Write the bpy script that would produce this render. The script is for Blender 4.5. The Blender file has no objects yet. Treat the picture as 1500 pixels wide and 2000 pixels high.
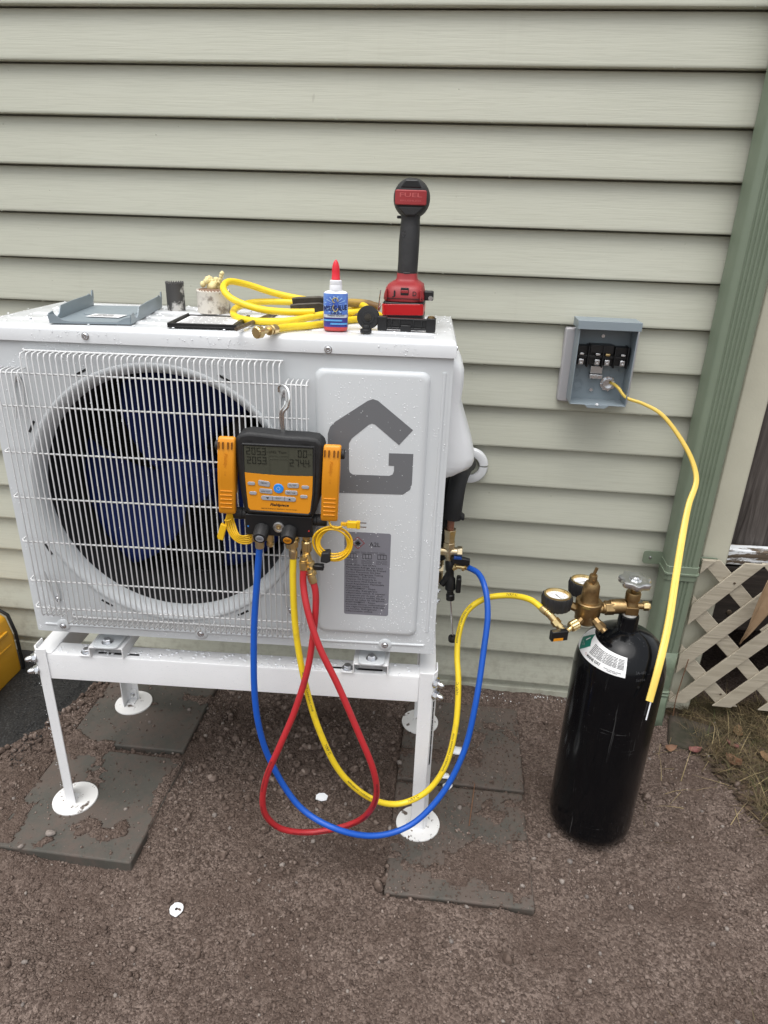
import bpy, bmesh, math, random
import numpy as np
from mathutils import Vector, Matrix
random.seed(7); rng = np.random.default_rng(7)
SC = bpy.context.scene
COL = SC.collection
rad = math.radians

# ------------------------------------------------------------------ camera, sky, sun, exposure
def camera_axes(yaw, pitch, roll):
    fw = Vector((math.sin(yaw)*math.cos(pitch), math.cos(yaw)*math.cos(pitch), -math.sin(pitch)))
    r = Vector((math.cos(yaw), -math.sin(yaw), 0)); u = r.cross(fw)
    c, s = math.cos(roll), math.sin(roll)
    return c*r+s*u, -s*r+c*u, fw
CAM = bpy.data.cameras.new('camera'); camo = bpy.data.objects.new('camera', CAM); COL.objects.link(camo)
cr, cu_, cf = camera_axes(rad(-5.6363), rad(23.4563), rad(1.8566))
mw = Matrix.Identity(4)
for i in range(3):
    mw[i][0] = cr[i]; mw[i][1] = cu_[i]; mw[i][2] = -cf[i]
mw[0][3], mw[1][3], mw[2][3] = 0.0, -1.6597, 1.2765
camo.matrix_world = mw
CAM.sensor_fit = 'HORIZONTAL'; CAM.sensor_width = 36; CAM.lens = 1329.58/1500*36
CAM.clip_start = .02; CAM.clip_end = 500
SC.camera = camo
SUN_EL, SUN_AZ = 74, 200           # soft overcast light from high in front of the wall
W_ = bpy.data.worlds.new('World'); SC.world = W_; W_.use_nodes = True
nt = W_.node_tree; bg = nt.nodes['Background']
sky = nt.nodes.new('ShaderNodeTexSky'); sky.sky_type = 'NISHITA'; sky.sun_disc = False
sky.sun_elevation = rad(SUN_EL); sky.sun_rotation = rad(SUN_AZ); sky.dust_density = 4; sky.air_density = 1.5
hs = nt.nodes.new('ShaderNodeHueSaturation'); hs.inputs['Saturation'].default_value = .2
nt.links.new(sky.outputs[0], hs.inputs['Color']); nt.links.new(hs.outputs[0], bg.inputs['Color'])
bg.inputs['Strength'].default_value = .13
sl = bpy.data.lights.new('sun', 'SUN'); sl.energy = 1.0; sl.angle = rad(60); sl.color = (1, .985, .96)
so = bpy.data.objects.new('sun', sl); COL.objects.link(so)
az = rad(SUN_AZ)
sd = Vector((math.sin(az)*math.cos(rad(SUN_EL)), math.cos(az)*math.cos(rad(SUN_EL)), math.sin(rad(SUN_EL))))
so.rotation_euler = sd.to_track_quat('Z', 'Y').to_euler(); so.location = sd*10
SC.view_settings.view_transform = 'Standard'; SC.view_settings.look = 'None'
SC.view_settings.gamma = 1; SC.view_settings.exposure = .74; SC.view_settings.use_curve_mapping = False
SC.render.engine = 'CYCLES'
SC.cycles.max_bounces = 6; SC.cycles.diffuse_bounces = 3; SC.cycles.glossy_bounces = 3; SC.cycles.transmission_bounces = 2; SC.cycles.transparent_max_bounces = 5

# ------------------------------------------------------------------ helpers
def v3(a): return np.asarray(a, float)
def rotz(a): return np.array([[math.cos(a), -math.sin(a), 0], [math.sin(a), math.cos(a), 0], [0, 0, 1]])
def frame(d):
    d = v3(d)/np.linalg.norm(d); a = np.array([0, 0, 1.]) if abs(d[2]) < .9 else np.array([1., 0, 0])
    x = np.cross(a, d); x /= np.linalg.norm(x); y = np.cross(d, x); return x, y, d
def spline(pts, n=8):
    p = [v3(q) for q in pts]; p = [2*p[0]-p[1]]+p+[2*p[-1]-p[-2]]; out = []
    for i in range(1, len(p)-2):
        p0, p1, p2, p3 = p[i-1:i+3]
        t0 = 0; t1 = t0+np.linalg.norm(p1-p0)**.5+1e-9; t2 = t1+np.linalg.norm(p2-p1)**.5+1e-9; t3 = t2+np.linalg.norm(p3-p2)**.5+1e-9
        for k in range(n):
            t = t1+(t2-t1)*k/n
            a1 = (t1-t)/(t1-t0)*p0+(t-t0)/(t1-t0)*p1; a2 = (t2-t)/(t2-t1)*p1+(t-t1)/(t2-t1)*p2; a3 = (t3-t)/(t3-t2)*p2+(t-t2)/(t3-t2)*p3
            b1 = (t2-t)/(t2-t0)*a1+(t-t0)/(t2-t0)*a2; b2 = (t3-t)/(t3-t1)*a2+(t-t1)/(t3-t1)*a3
            out.append((t2-t)/(t2-t1)*b1+(t-t1)/(t2-t1)*b2)
    out.append(p[-2]); return np.array(out)
class MB:
    def __init__(s): s.v = []; s.f = []
    def add(s, vs, fs):
        o = len(s.v); s.v += [tuple(map(float, q)) for q in vs]; s.f += [tuple(i+o for i in f) for f in fs]; return s
    def box(s, x0, x1, y0, y1, z0, z1, R=None, c=None):
        vs = np.array([(x, y, z) for z in (z0, z1) for y in (y0, y1) for x in (x0, x1)], float)
        if R is not None:
            c = v3(c) if c is not None else vs.mean(0); vs = (vs-c)@np.asarray(R).T+c
        return s.add(vs, [(0, 2, 3, 1), (4, 5, 7, 6), (0, 1, 5, 4), (2, 6, 7, 3), (0, 4, 6, 2), (1, 3, 7, 5)])
    def prism(s, poly, a, b, axes='xz', cap=True):
        # poly in 2D plane given by axes, extruded along the remaining axis from a to b
        n = len(poly); vs = []
        for d in (a, b):
            for p, q in poly:
                vs.append({'xz': (p, d, q), 'xy': (p, q, d), 'yz': (d, p, q)}[axes])
        fs = [(i, (i+1) % n, n+(i+1) % n, n+i) for i in range(n)]
        if cap: fs += [tuple(range(n-1, -1, -1)), tuple(range(n, 2*n))]
        return s.add(vs, fs)
    def lathe(s, prof, p0=(0, 0, 0), d=(0, 0, 1), n=24, phase=0, lobes=None, caps=True):
        x, y, z = frame(d); p0 = v3(p0); vs = []; fs = []
        for r, h in prof:
            for k in range(n):
                a = 2*math.pi*k/n+phase; rr = r*(lobes(a) if lobes else 1)
                vs.append(p0+z*h+x*rr*math.cos(a)+y*rr*math.sin(a))
        m = len(prof)
        for i in range(m-1):
            for k in range(n):
                fs.append((i*n+k, i*n+(k+1) % n, (i+1)*n+(k+1) % n, (i+1)*n+k))
        if caps and prof[0][0] > 1e-6: fs.append(tuple(range(n-1, -1, -1)))
        if caps and prof[-1][0] > 1e-6: fs.append(tuple((m-1)*n+k for k in range(n)))
        return s.add(vs, fs)
    def cyl(s, p0, p1, r, n=16, r1=None, phase=0):
        d = v3(p1)-v3(p0); return s.lathe([(r, 0), (r if r1 is None else r1, np.linalg.norm(d))], p0, d, n, phase)
    def tube(s, pts, r, n=10, caps=True, flat=None, closed=False):
        P = np.array(pts); m = len(P); rs = np.broadcast_to(np.asarray(r, float), (m,))
        T = np.gradient(P, axis=0); T /= np.linalg.norm(T, axis=1)[:, None]+1e-12
        x, y, _ = frame(T[0]); vs = []
        for i in range(m):
            x = x-T[i]*(x@T[i]); x /= np.linalg.norm(x); y = np.cross(T[i], x)
            if flat is not None:
                w = v3(flat); w = w-T[i]*(w@T[i]); w /= np.linalg.norm(w); h = np.cross(T[i], w); fx = np.broadcast_to(np.asarray(flat_ratio), (m,))[i]
                for k in range(n):
                    a = 2*math.pi*k/n; vs.append(P[i]+w*rs[i]*math.cos(a)+h*rs[i]*fx*math.sin(a))
            else:
                for k in range(n):
                    a = 2*math.pi*k/n; vs.append(P[i]+x*rs[i]*math.cos(a)+y*rs[i]*math.sin(a))
        fs = [(i*n+k, i*n+(k+1) % n, (i+1)*n+(k+1) % n, (i+1)*n+k) for i in range(m-1) for k in range(n)]
        if caps: fs += [tuple(range(n-1, -1, -1)), tuple((m-1)*n+k for k in range(n))]
        return s.add(vs, fs)
    def map(s, fn): s.v = [tuple(fn(np.array(q))) for q in s.v]; return s
flat_ratio = .5
def part(name, mb, mat, parent=None, smooth=35, bevel=0, label=None, kind=None, world=False, bseg=2, fix=True):
    me = bpy.data.meshes.new(name); vs = mb.v
    if world and parent is not None:
        L = v3(parent.location) if parent.parent is None else v3(parent.parent.location)
        vs = [(q[0]-L[0], q[1]-L[1], q[2]-L[2]) for q in vs]
    me.from_pydata(vs, [], mb.f); me.validate()
    if fix:
        bm = bmesh.new(); bm.from_mesh(me); bmesh.ops.recalc_face_normals(bm, faces=bm.faces); bm.to_mesh(me); bm.free()
    if smooth:
        me.polygons.foreach_set('use_smooth', [True]*len(me.polygons)); me.set_sharp_from_angle(angle=rad(smooth))
    me.materials.append(mat)
    o = bpy.data.objects.new(name, me); COL.objects.link(o)
    if parent is not None: o.parent = parent
    if bevel:
        b = o.modifiers.new('bevel', 'BEVEL'); b.width = bevel; b.segments = bseg; b.limit_method = 'ANGLE'; b.angle_limit = rad(40)
    if label: o['label'] = label
    if kind: o['kind'] = kind
    return o
def thing(name, label, cat, loc=(0, 0, 0), rz=0, group=None):
    o = bpy.data.objects.new(name, None); COL.objects.link(o); o.location = tuple(map(float, loc)); o.rotation_euler = (0, 0, rz)
    o.empty_display_size = .02; o['label'] = label; o['category'] = cat
    if group: o['group'] = group
    return o
def tag(o, label, cat, group=None):
    o['label'] = label; o['category'] = cat
    if group: o['group'] = group
    return o
def again(o, name, parent, loc=(0, 0, 0), rot=(0, 0, 0)):
    c = o.copy(); COL.objects.link(c); c.parent = parent; c.location = tuple(map(float, loc)); c.rotation_euler = rot; return c
_tc = {}
def text2d(body, bold=0, shear=0):
    key = (body, bold, shear)
    if key not in _tc:
        c = bpy.data.curves.new('t', 'FONT'); c.body = body; c.resolution_u = 2; c.offset = bold; c.shear = shear
        c.align_x = 'LEFT'; c.space_line = 1.0
        o = bpy.data.objects.new('t', c); COL.objects.link(o)
        bpy.context.view_layer.update()
        me = bpy.data.meshes.new_from_object(o.evaluated_get(bpy.context.evaluated_depsgraph_get()))
        vs = np.array([q.co[:] for q in me.vertices]); fs = [tuple(p.vertices) for p in me.polygons]
        bpy.data.meshes.remove(me); bpy.data.objects.remove(o); bpy.data.curves.remove(c)
        _tc[key] = (vs, fs)
    return _tc[key]
def text(mb, body, fn, h, w=None, bold=0, shear=0, align='c'):
    # fn maps (s, t) in metres, baseline-centred, to 3D ; h = capital height
    vs, fs = text2d(body, bold, shear)
    if len(vs) == 0: return mb
    k = h/.7; X = vs[:, 0].copy(); Yv = vs[:, 1]*k
    x0, x1 = X.min(), X.max(); kx = (w/(x1-x0)) if w else k
    X = (X-(x0+x1)/2)*kx if align == 'c' else (X-x0)*kx
    return mb.add([fn(a, b) for a, b in zip(X, Yv)], fs)
def rrect(x0, x1, y0, y1, r, n=5):
    out = []
    for cx, cy, a0 in ((x1-r, y1-r, 0), (x0+r, y1-r, 90), (x0+r, y0+r, 180), (x1-r, y0+r, 270)):
        for k in range(n+1):
            a = rad(a0+90*k/n); out.append((cx+r*math.cos(a), cy+r*math.sin(a)))
    return out
ICO = None
def ico(sub=1):
    bm = bmesh.new(); bmesh.ops.create_icosphere(bm, subdivisions=sub, radius=1)
    v = np.array([q.co[:] for q in bm.verts]); f = np.array([[q.index for q in p.verts] for p in bm.faces]); bm.free(); return v, f
def bulk(name, V, F, mat, parent=None, smooth=False, kind='stuff'):
    me = bpy.data.meshes.new(name); me.vertices.add(len(V)); me.vertices.foreach_set('co', np.asarray(V, np.float32).ravel())
    F = np.asarray(F); k = F.shape[1]; me.loops.add(F.size); me.loops.foreach_set('vertex_index', F.ravel().astype(np.int32))
    me.polygons.add(len(F)); me.polygons.foreach_set('loop_start', np.arange(0, F.size, k, dtype=np.int32))
    if smooth: me.polygons.foreach_set('use_smooth', np.ones(len(F), bool))
    me.update(calc_edges=True); me.materials.append(mat)
    o = bpy.data.objects.new(name, me); COL.objects.link(o)
    if parent is not None: o.parent = parent
    if kind: o['kind'] = kind
    return o
# value noise
_lat = rng.random((256, 256))
def vnoise(x, y):
    xi = np.floor(x).astype(int); yi = np.floor(y).astype(int); fx = x-xi; fy = y-yi
    fx = fx*fx*(3-2*fx); fy = fy*fy*(3-2*fy); g = lambda a, b: _lat[a % 256, b % 256]
    return (g(xi, yi)*(1-fx)+g(xi+1, yi)*fx)*(1-fy)+(g(xi, yi+1)*(1-fx)+g(xi+1, yi+1)*fx)*fy
def fbm(x, y, s, o=4, gain=.5):
    t = 0; a = 1; n = 0
    for i in range(o): t = t+a*(vnoise(x*s+i*17.3, y*s+i*9.1)-.5); n += a; s *= 2; a *= gain
    return t/n

# ------------------------------------------------------------------ materials
def base(name):
    m = bpy.data.materials.new(name); m.use_nodes = True; t = m.node_tree; return m, t, t.nodes['Principled BSDF']
def N(t, typ, **k):
    n = t.nodes.new(typ)
    for a, b in k.items():
        if a in n.inputs: n.inputs[a].default_value = b
        else: setattr(n, a, b)
    return n
def coords(t, scale=(1, 1, 1), rot=(0, 0, 0), src='Object'):
    tc = N(t, 'ShaderNodeTexCoord'); mp = N(t, 'ShaderNodeMapping'); mp.inputs['Scale'].default_value = scale; mp.inputs['Rotation'].default_value = rot
    t.links.new(tc.outputs[src], mp.inputs[0]); return mp.outputs[0]
def ramp(t, fac, stops):
    r = N(t, 'ShaderNodeValToRGB'); e = r.color_ramp.elements
    while len(e) < len(stops): e.new(.5)
    for q, (p, c) in zip(e, stops): q.position = p; q.color = (*c, 1) if len(c) == 3 else c
    t.links.new(fac, r.inputs[0]); return r.outputs[0]
def noise(t, co, scale, detail=3, rough=.5, dist=0):
    n = N(t, 'ShaderNodeTexNoise'); n.inputs['Scale'].default_value = scale; n.inputs['Detail'].default_value = detail
    n.inputs['Roughness'].default_value = rough; n.inputs['Distortion'].default_value = dist
    t.links.new(co, n.inputs['Vector']); return n.outputs['Fac']
def mixc(t, fac, a, b):
    m = N(t, 'ShaderNodeMix', data_type='RGBA'); 
    if isinstance(fac, (int, float)): m.inputs[0].default_value = fac
    else: t.links.new(fac, m.inputs[0])
    for i, c in ((6, a), (7, b)):
        if isinstance(c, tuple): m.inputs[i].default_value = (*c, 1)
        else: t.links.new(c, m.inputs[i])
    return m.outputs[2]
def bump(t, p, h, strength=.3, dist=.001, prev=None):
    b = N(t, 'ShaderNodeBump'); b.inputs['Strength'].default_value = strength; b.inputs['Distance'].default_value = dist
    t.links.new(h, b.inputs['Height'])
    if prev is not None: t.links.new(prev, b.inputs['Normal'])
    t.links.new(b.outputs[0], p.inputs['Normal']); return b.outputs[0]
def M(name, col, rough=.5, metal=0, col2=None, vs=12, bmp=0, bs=200, coat=0, rvar=0, spec=.5, thr=(.35, .65)):
    m, t, p = base(name); p.inputs['Base Color'].default_value = (*col, 1); p.inputs['Roughness'].default_value = rough
    p.inputs['Metallic'].default_value = metal; p.inputs['Coat Weight'].default_value = coat; p.inputs['Specular IOR Level'].default_value = spec
    co = coords(t)
    if col2: t.links.new(ramp(t, noise(t, co, vs, 5, .6), [(thr[0], col), (thr[1], col2)]), p.inputs['Base Color'])
    if rvar: 
        r = N(t, 'ShaderNodeMapRange'); r.inputs['To Min'].default_value = max(.02, rough-rvar); r.inputs['To Max'].default_value = min(1, rough+rvar)
        t.links.new(noise(t, co, vs*2.3, 4), r.inputs[0]); t.links.new(r.outputs[0], p.inputs['Roughness'])
    if bmp: bump(t, p, noise(t, co, bs, 3), bmp, .0006)
    return m
def mat_siding():
    m, t, p = base('siding_vinyl'); co = coords(t, (9, 1, 300)); co2 = coords(t, (1, 1, 1)); co3 = coords(t, (3, 1, 22)); co4 = coords(t, (22, 1, 700))
    g = noise(t, co, 1, 2, .5, .8); g2 = noise(t, co4, 1, 2, .5, .4); big = noise(t, co2, 2.2, 3); mid = noise(t, co3, 1, 2)
    c = mixc(t, ramp(t, big, [(.3, (0, 0, 0)), (.7, (1, 1, 1))]), (.492, .498, .413), (.520, .525, .440))
    c = mixc(t, ramp(t, g, [(.38, (.30, .30, .30)), (.52, (0, 0, 0))]), c, (.415, .42, .345))
    spots = noise(t, coords(t, (1, 1, .3)), 34, 2, .5); c = mixc(t, ramp(t, spots, [(.77, (0, 0, 0)), (.80, (.35, .35, .35))]), c, (.27, .26, .21))
    drip = noise(t, coords(t, (26, 1, 1.6)), 1, 4, .6); c = mixc(t, ramp(t, drip, [(.60, (0, 0, 0)), (.80, (.16, .16, .16))]), c, (.34, .33, .26))
    sx = N(t, 'ShaderNodeSeparateXYZ'); t.links.new(co2, sx.inputs[0]); mr = N(t, 'ShaderNodeMapRange'); mr.inputs['From Min'].default_value = .30; mr.inputs['From Max'].default_value = -.02
    t.links.new(sx.outputs['Z'], mr.inputs[0]); spl = N(t, 'ShaderNodeMath', operation='MULTIPLY'); t.links.new(mr.outputs[0], spl.inputs[0]); t.links.new(ramp(t, noise(t, co2, 38, 5, .7), [(.46, (0, 0, 0)), (.66, (.45, .45, .45))]), spl.inputs[1])
    c = mixc(t, spl.outputs[0], c, (.20, .165, .125))
    t.links.new(c, p.inputs['Base Color']); p.inputs['Roughness'].default_value = .5
    b = bump(t, p, mid, .12, .004); b = bump(t, p, g, .30, .0012, b); bump(t, p, g2, .18, .0008, b)
    return m
def vor(t, co, scale, feature='F1', out='Distance', rnd=1):
    n = N(t, 'ShaderNodeTexVoronoi', feature=feature); n.inputs['Scale'].default_value = scale; n.inputs['Randomness'].default_value = rnd
    t.links.new(co, n.inputs['Vector']); return n.outputs[out]
def mat_soil(name, dark=1.0):
    m, t, p = base(name); co = coords(t)
    a = noise(t, co, 5, 6, .6); b = noise(t, co, 60, 6, .7); c = noise(t, co, 330, 3, .6)
    cell = N(t, 'ShaderNodeSeparateColor'); t.links.new(vor(t, co, 240, out='Color'), cell.inputs[0])
    d1 = vor(t, co, 240); d2 = vor(t, co, 95)
    mx = N(t, 'ShaderNodeMath', operation='MULTIPLY_ADD'); mx.inputs[1].default_value = .55; t.links.new(cell.outputs[0], mx.inputs[0])
    hb = N(t, 'ShaderNodeMath', operation='MULTIPLY'); hb.inputs[1].default_value = .55; t.links.new(b, hb.inputs[0]); t.links.new(hb.outputs[0], mx.inputs[2])
    col = ramp(t, mx.outputs[0], [(.20, (.072*dark, .0500*dark, .0405*dark)), (.52, (.154*dark, .1135*dark, .0935*dark)), (.85, (.28*dark, .215*dark, .181*dark))])
    col = mixc(t, ramp(t, a, [(.40, (.70, .70, .70)), (.58, (0, 0, 0))]), col, (.103*dark, .071*dark, .056*dark))
    col = mixc(t, ramp(t, c, [(.70, (0, 0, 0)), (.78, (.5, .5, .5))]), col, (.40, .35, .31))
    t.links.new(col, p.inputs['Base Color']); p.inputs['Roughness'].default_value = .85; p.inputs['Specular IOR Level'].default_value = .2
    inv = lambda o: (lambda n: (t.links.new(o, n.inputs[1]), n.outputs[0])[1])(N(t, 'ShaderNodeMath', operation='SUBTRACT'))
    q = bump(t, p, inv(d2), .5, .006); q = bump(t, p, inv(d1), .8, .004, q); bump(t, p, c, .4, .0015, q); return m
def mat_clod():
    m, t, p = base('soil_clods'); co = coords(t); sp_ = N(t, 'ShaderNodeSeparateColor'); t.links.new(vor(t, co, 130, out='Color'), sp_.inputs[0])
    a = noise(t, co, 4, 5, .6)
    col = ramp(t, sp_.outputs[0], [(.0, (.066, .0475, .039)), (.5, (.134, .099, .0815)), (.85, (.197, .150, .126)), (1, (.30, .244, .21))])
    col = mixc(t, ramp(t, a, [(.40, (.65, .65, .65)), (.58, (0, 0, 0))]), col, (.077, .053, .041))
    t.links.new(col, p.inputs['Base Color']); p.inputs['Roughness'].default_value = .85; p.inputs['Specular IOR Level'].default_value = .2; return m
def mat_paver(name, lo, hi):
    m, t, p = base(name); co = coords(t)
    col = ramp(t, noise(t, co, 9, 5, .6), [(.3, (.057, .0535, .045)), (.7, (.083, .078, .066))])
    fine = noise(t, co, 240, 4, .7)
    col = mixc(t, ramp(t, fine, [(.55, (0, 0, 0)), (.7, (.5, .5, .5))]), col, (.11, .10, .085))
    pc = coords(t, src='Object'); d1 = noise(t, pc, 7, 6, .65); f2 = noise(t, co, 70, 4, .7)
    mul = N(t, 'ShaderNodeMath', operation='ADD'); t.links.new(d1, mul.inputs[0]); 
    sc = N(t, 'ShaderNodeMath', operation='MULTIPLY'); sc.inputs[1].default_value = .35; t.links.new(f2, sc.inputs[0]); t.links.new(sc.outputs[0], mul.inputs[1])
    col = mixc(t, ramp(t, mul.outputs[0], [(lo, (0, 0, 0)), (hi, (.9, .9, .9))]), col, (.098, .074, .061))
    t.links.new(col, p.inputs['Base Color']); p.inputs['Roughness'].default_value = .75
    q = bump(t, p, fine, .35, .0015); bump(t, p, mul.outputs[0], .3, .003, q); return m
def mat_wood(name, a, b, along='x', paint=None):
    m, t, p = base(name); s = {'x': (3, 60, 60), 'z': (60, 60, 3), 'y': (60, 3, 60)}[along]
    co = coords(t, s); g = noise(t, co, 1, 6, .65, 1.2); col = ramp(t, g, [(.3, a), (.7, b)])
    if paint:
        co2 = coords(t, {'x': (5, 26, 26), 'z': (26, 26, 5), 'y': (26, 5, 26)}[along]); f = noise(t, co2, 1, 6, .7, .6)
        col = mixc(t, ramp(t, f, [(.47, (1, 1, 1)), (.50, (0, 0, 0))]), col, paint)
    t.links.new(col, p.inputs['Base Color']); p.inputs['Roughness'].default_value = .75; bump(t, p, g, .7, .003); return m
def mat_scratched():
    m, t, p = base('black_gloss_paint'); p.inputs['Coat Weight'].default_value = .15; p.inputs['Coat Roughness'].default_value = .05
    s1 = noise(t, coords(t, (90, 90, 5)), 1, 4, .7, 1.5); s2 = noise(t, coords(t, (6, 6, 6)), 1, 4); s3 = noise(t, coords(t, (14, 14, 120), (0, .3, 0)), 1, 4, .7, 2)
    f = ramp(t, s1, [(.63, (0, 0, 0)), (.66, (.36, .36, .36))]); g = ramp(t, s2, [(.40, (0, 0, 0)), (.58, (1, 1, 1))]); h = ramp(t, s3, [(.66, (0, 0, 0)), (.69, (.4, .4, .4))])
    mul = N(t, 'ShaderNodeMix', data_type='RGBA', blend_type='MULTIPLY'); mul.inputs[0].default_value = 1
    add = N(t, 'ShaderNodeMix', data_type='RGBA', blend_type='ADD'); add.inputs[0].default_value = 1
    t.links.new(f, add.inputs[6]); t.links.new(h, add.inputs[7]); t.links.new(add.outputs[2], mul.inputs[6]); t.links.new(g, mul.inputs[7])
    t.links.new(mixc(t, mul.outputs[2], (.0032, .0036, .0046), (.16, .16, .16)), p.inputs['Base Color'])
    r = N(t, 'ShaderNodeMapRange'); r.inputs['To Min'].default_value = .10; r.inputs['To Max'].default_value = .22; p.inputs['Specular IOR Level'].default_value = .16; t.links.new(s2, r.inputs[0]); t.links.new(r.outputs[0], p.inputs['Roughness'])
    bump(t, p, noise(t, coords(t), 30, 3), .08, .002); return m
m_siding = mat_siding()
m_soil = mat_soil('damp_soil', .76); m_clod = mat_clod()
m_paver = mat_paver('wet_concrete', .62, .78); m_paver2 = mat_paver('dirty_concrete', .56, .72)
m_asphalt = M('wet_asphalt', (.006, .006, .0065), .6, col2=(.05, .05, .049), vs=210, bmp=1, bs=200, thr=(.5, .72))
m_corner = M('corner_vinyl', (.54, .525, .42), .55, col2=(.48, .465, .37), vs=6, bmp=.6, bs=180)
m_green = M('green_painted_metal', (.172, .212, .152), .42, col2=(.19, .232, .168), vs=9, rvar=.08, bmp=.05, bs=20)
m_greenworn = M('green_worn_metal', (.15, .19, .132), .5, col2=(.22, .25, .18), vs=45, thr=(.55, .72), bmp=.2, bs=60)
m_moss = M('mossy_concrete', (.020, .021, .010), .9, col2=(.060, .046, .035), vs=22, bmp=.9, bs=90)
m_lattice = mat_wood('lattice_vinyl', (.34, .30, .228), (.47, .42, .332), 'x')
m_oldwood = mat_wood('weathered_wood', (.018, .012, .0095), (.125, .108, .098), 'z')
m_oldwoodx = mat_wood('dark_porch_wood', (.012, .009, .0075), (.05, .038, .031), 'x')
m_peel = mat_wood('peeling_white_paint', (.05, .035, .022), (.16, .12, .085), 'x', paint=(.72, .74, .76))
m_white = M('white_powder_coat', (.63, .655, .67), .38, col2=(.60, .625, .64), vs=4, rvar=.08)
m_lid = M('white_lid_coat', (.70, .715, .73), .22, col2=(.66, .675, .69), vs=9, rvar=.12)
m_grille = M('white_coated_wire', (.61, .615, .615), .42)
m_stand = M('white_stand_paint', (.82, .825, .835), .35, col2=(.78, .785, .79), vs=8, rvar=.1)
m_foot = M('muddy_white_plate', (.76, .755, .74), .45, col2=(.11, .085, .07), vs=46, thr=(.60, .66))
m_plastic_w = M('white_plastic', (.74, .755, .77), .4, bmp=.04, bs=60)
m_logo = M('grey_logo_print', (.155, .16, .17), .4)
m_label = M('silver_label', (.215, .215, .245), .4, col2=(.20, .20, .23), vs=15)
m_ink = M('black_ink', (.012, .012, .014), .5)
m_red_ink = M('red_ink', (.30, .035, .03), .5)
m_blue_fan = M('dark_blue_plastic', (.004, .0115, .078), .6, col2=(.006, .016, .10), vs=8, spec=.2)
m_black = M('black_plastic', (.007, .007, .0078), .42, bmp=.1, bs=300)
m_dark = M('dark_interior', (.012, .012, .013), .7)
m_rubber = M('black_rubber', (.009, .009, .0095), .6, col2=(.017, .017, .018), vs=40, bmp=.25, bs=260)
m_foam = M('black_foam_insulation', (.011, .011, .012), .75, bmp=.5, bs=130)
m_brass = M('brass', (.80, .62, .31), .3, 1, col2=(.74, .56, .27), vs=60, rvar=.08)
m_bronze = M('old_bronze', (.40, .275, .13), .42, 1, col2=(.24, .16, .078), vs=45, rvar=.1, bmp=.12, bs=250)
m_dirtbrass = M('wet_brass', (.64, .50, .28), .33, 1, col2=(.72, .62, .44), vs=70, rvar=.1)
m_copper = M('copper_pipe', (.36, .16, .10), .5, .6, col2=(.22, .11, .085), vs=50)
m_steel = M('zinc_bolt', (.70, .71, .73), .27, 1)
m_chrome = M('chrome_wire', (.78, .78, .77), .2, 1)
m_alu = M('cast_aluminium', (.62, .63, .64), .33, 1, bmp=.2, bs=160)
m_orange = M('orange_plastic', (.70, .27, .010), .42, bmp=.08, bs=350)
m_panelorange = M('orange_keypad', (.74, .285, .012), .38)
m_key = M('grey_key', (.34, .35, .38), .45)
m_bluekey = M('blue_key', (.03, .25, .75), .35)
m_lcd = M('lcd_screen', (.062, .064, .047), .12, col2=(.068, .07, .052), vs=6)
m_segment = M('lcd_segment', (.012, .014, .010), .3)
m_ghost = M('lcd_faint_line', (.065, .068, .05), .2)
m_ycable = M('yellow_cable', (.80, .47, .012), .38)
m_yhose = M('yellow_rubber_hose', (.80, .58, .022), .38, col2=(.58, .42, .03), vs=30, rvar=.1, thr=(.56, .76))
m_yhosed = M('soiled_yellow_hose', (.84, .60, .02), .38, col2=(.55, .38, .03), vs=28, thr=(.55, .8))
m_rhose = M('red_rubber_hose', (.44, .022, .028), .4, col2=(.30, .025, .028), rvar=.1, vs=30, thr=(.55, .78))
m_bhose = M('blue_rubber_hose', (.006, .085, .45), .38, col2=(.012, .085, .36), rvar=.1, vs=30, thr=(.55, .78))
m_romex = M('yellow_cable_jacket', (.74, .52, .095), .32, col2=(.77, .55, .115), vs=10)
m_redplastic = M('red_tool_plastic', (.27, .016, .020), .5, col2=(.34, .035, .038), vs=18, rvar=.1)
m_redtape = M('red_tape', (.52, .012, .016), .3, bmp=.5, bs=60)
m_grip = M('tool_grip_rubber', (.014, .014, .015), .6, col2=(.021, .021, .022), vs=60, bmp=.6, bs=500)
m_grey = M('grey_enamel', (.25, .295, .325), .4, col2=(.23, .275, .305), vs=5, rvar=.06)
m_plate = M('mounting_block_vinyl', (.42, .41, .42), .5, bmp=.15, bs=160)
m_paper = M('white_paper', (.80, .80, .80), .6)
m_saw = M('worn_saw_steel', (.075, .072, .07), .5, .4, col2=(.58, .56, .53), vs=30, thr=(.52, .60), bmp=.2, bs=120)
m_saww = M('paint_flecked_saw', (.66, .62, .55), .55, .2, col2=(.24, .20, .165), vs=55, thr=(.52, .66), bmp=.3, bs=160)
m_sawwood = M('sawn_wood_plug', (.22, .13, .085), .8, bmp=.5, bs=90)
m_insul = M('cream_foam', (.72, .62, .32), .9, bmp=.6, bs=120)
m_bit = M('rusty_rod', (.20, .16, .12), .5, .7, col2=(.10, .075, .055), vs=70)
m_plhead = M('oily_steel', (.05, .044, .036), .5, .6, col2=(.085, .075, .06), vs=40)
m_plgrip = M('dirty_yellow_grip', (.42, .27, .05), .6, col2=(.18, .11, .04), vs=22)
m_bottle = M('red_liquid_plastic', (.55, .06, .055), .25)
m_cap = M('red_cap', (.72, .018, .035), .35)
m_collar = M('milky_white_plastic', (.82, .83, .86), .4)
m_lblblue = M('blue_label_print', (.065, .13, .50), .3, col2=(.16, .32, .72), vs=30)
m_lblpurple = M('violet_label_print', (.055, .05, .26), .3)
m_lblcyan = M('cyan_label_print', (.08, .33, .68), .3)
m_lblsilver = M('silver_label_print', (.55, .58, .62), .3)
m_gold = M('gold_print', (.45, .36, .10), .4)
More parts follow.
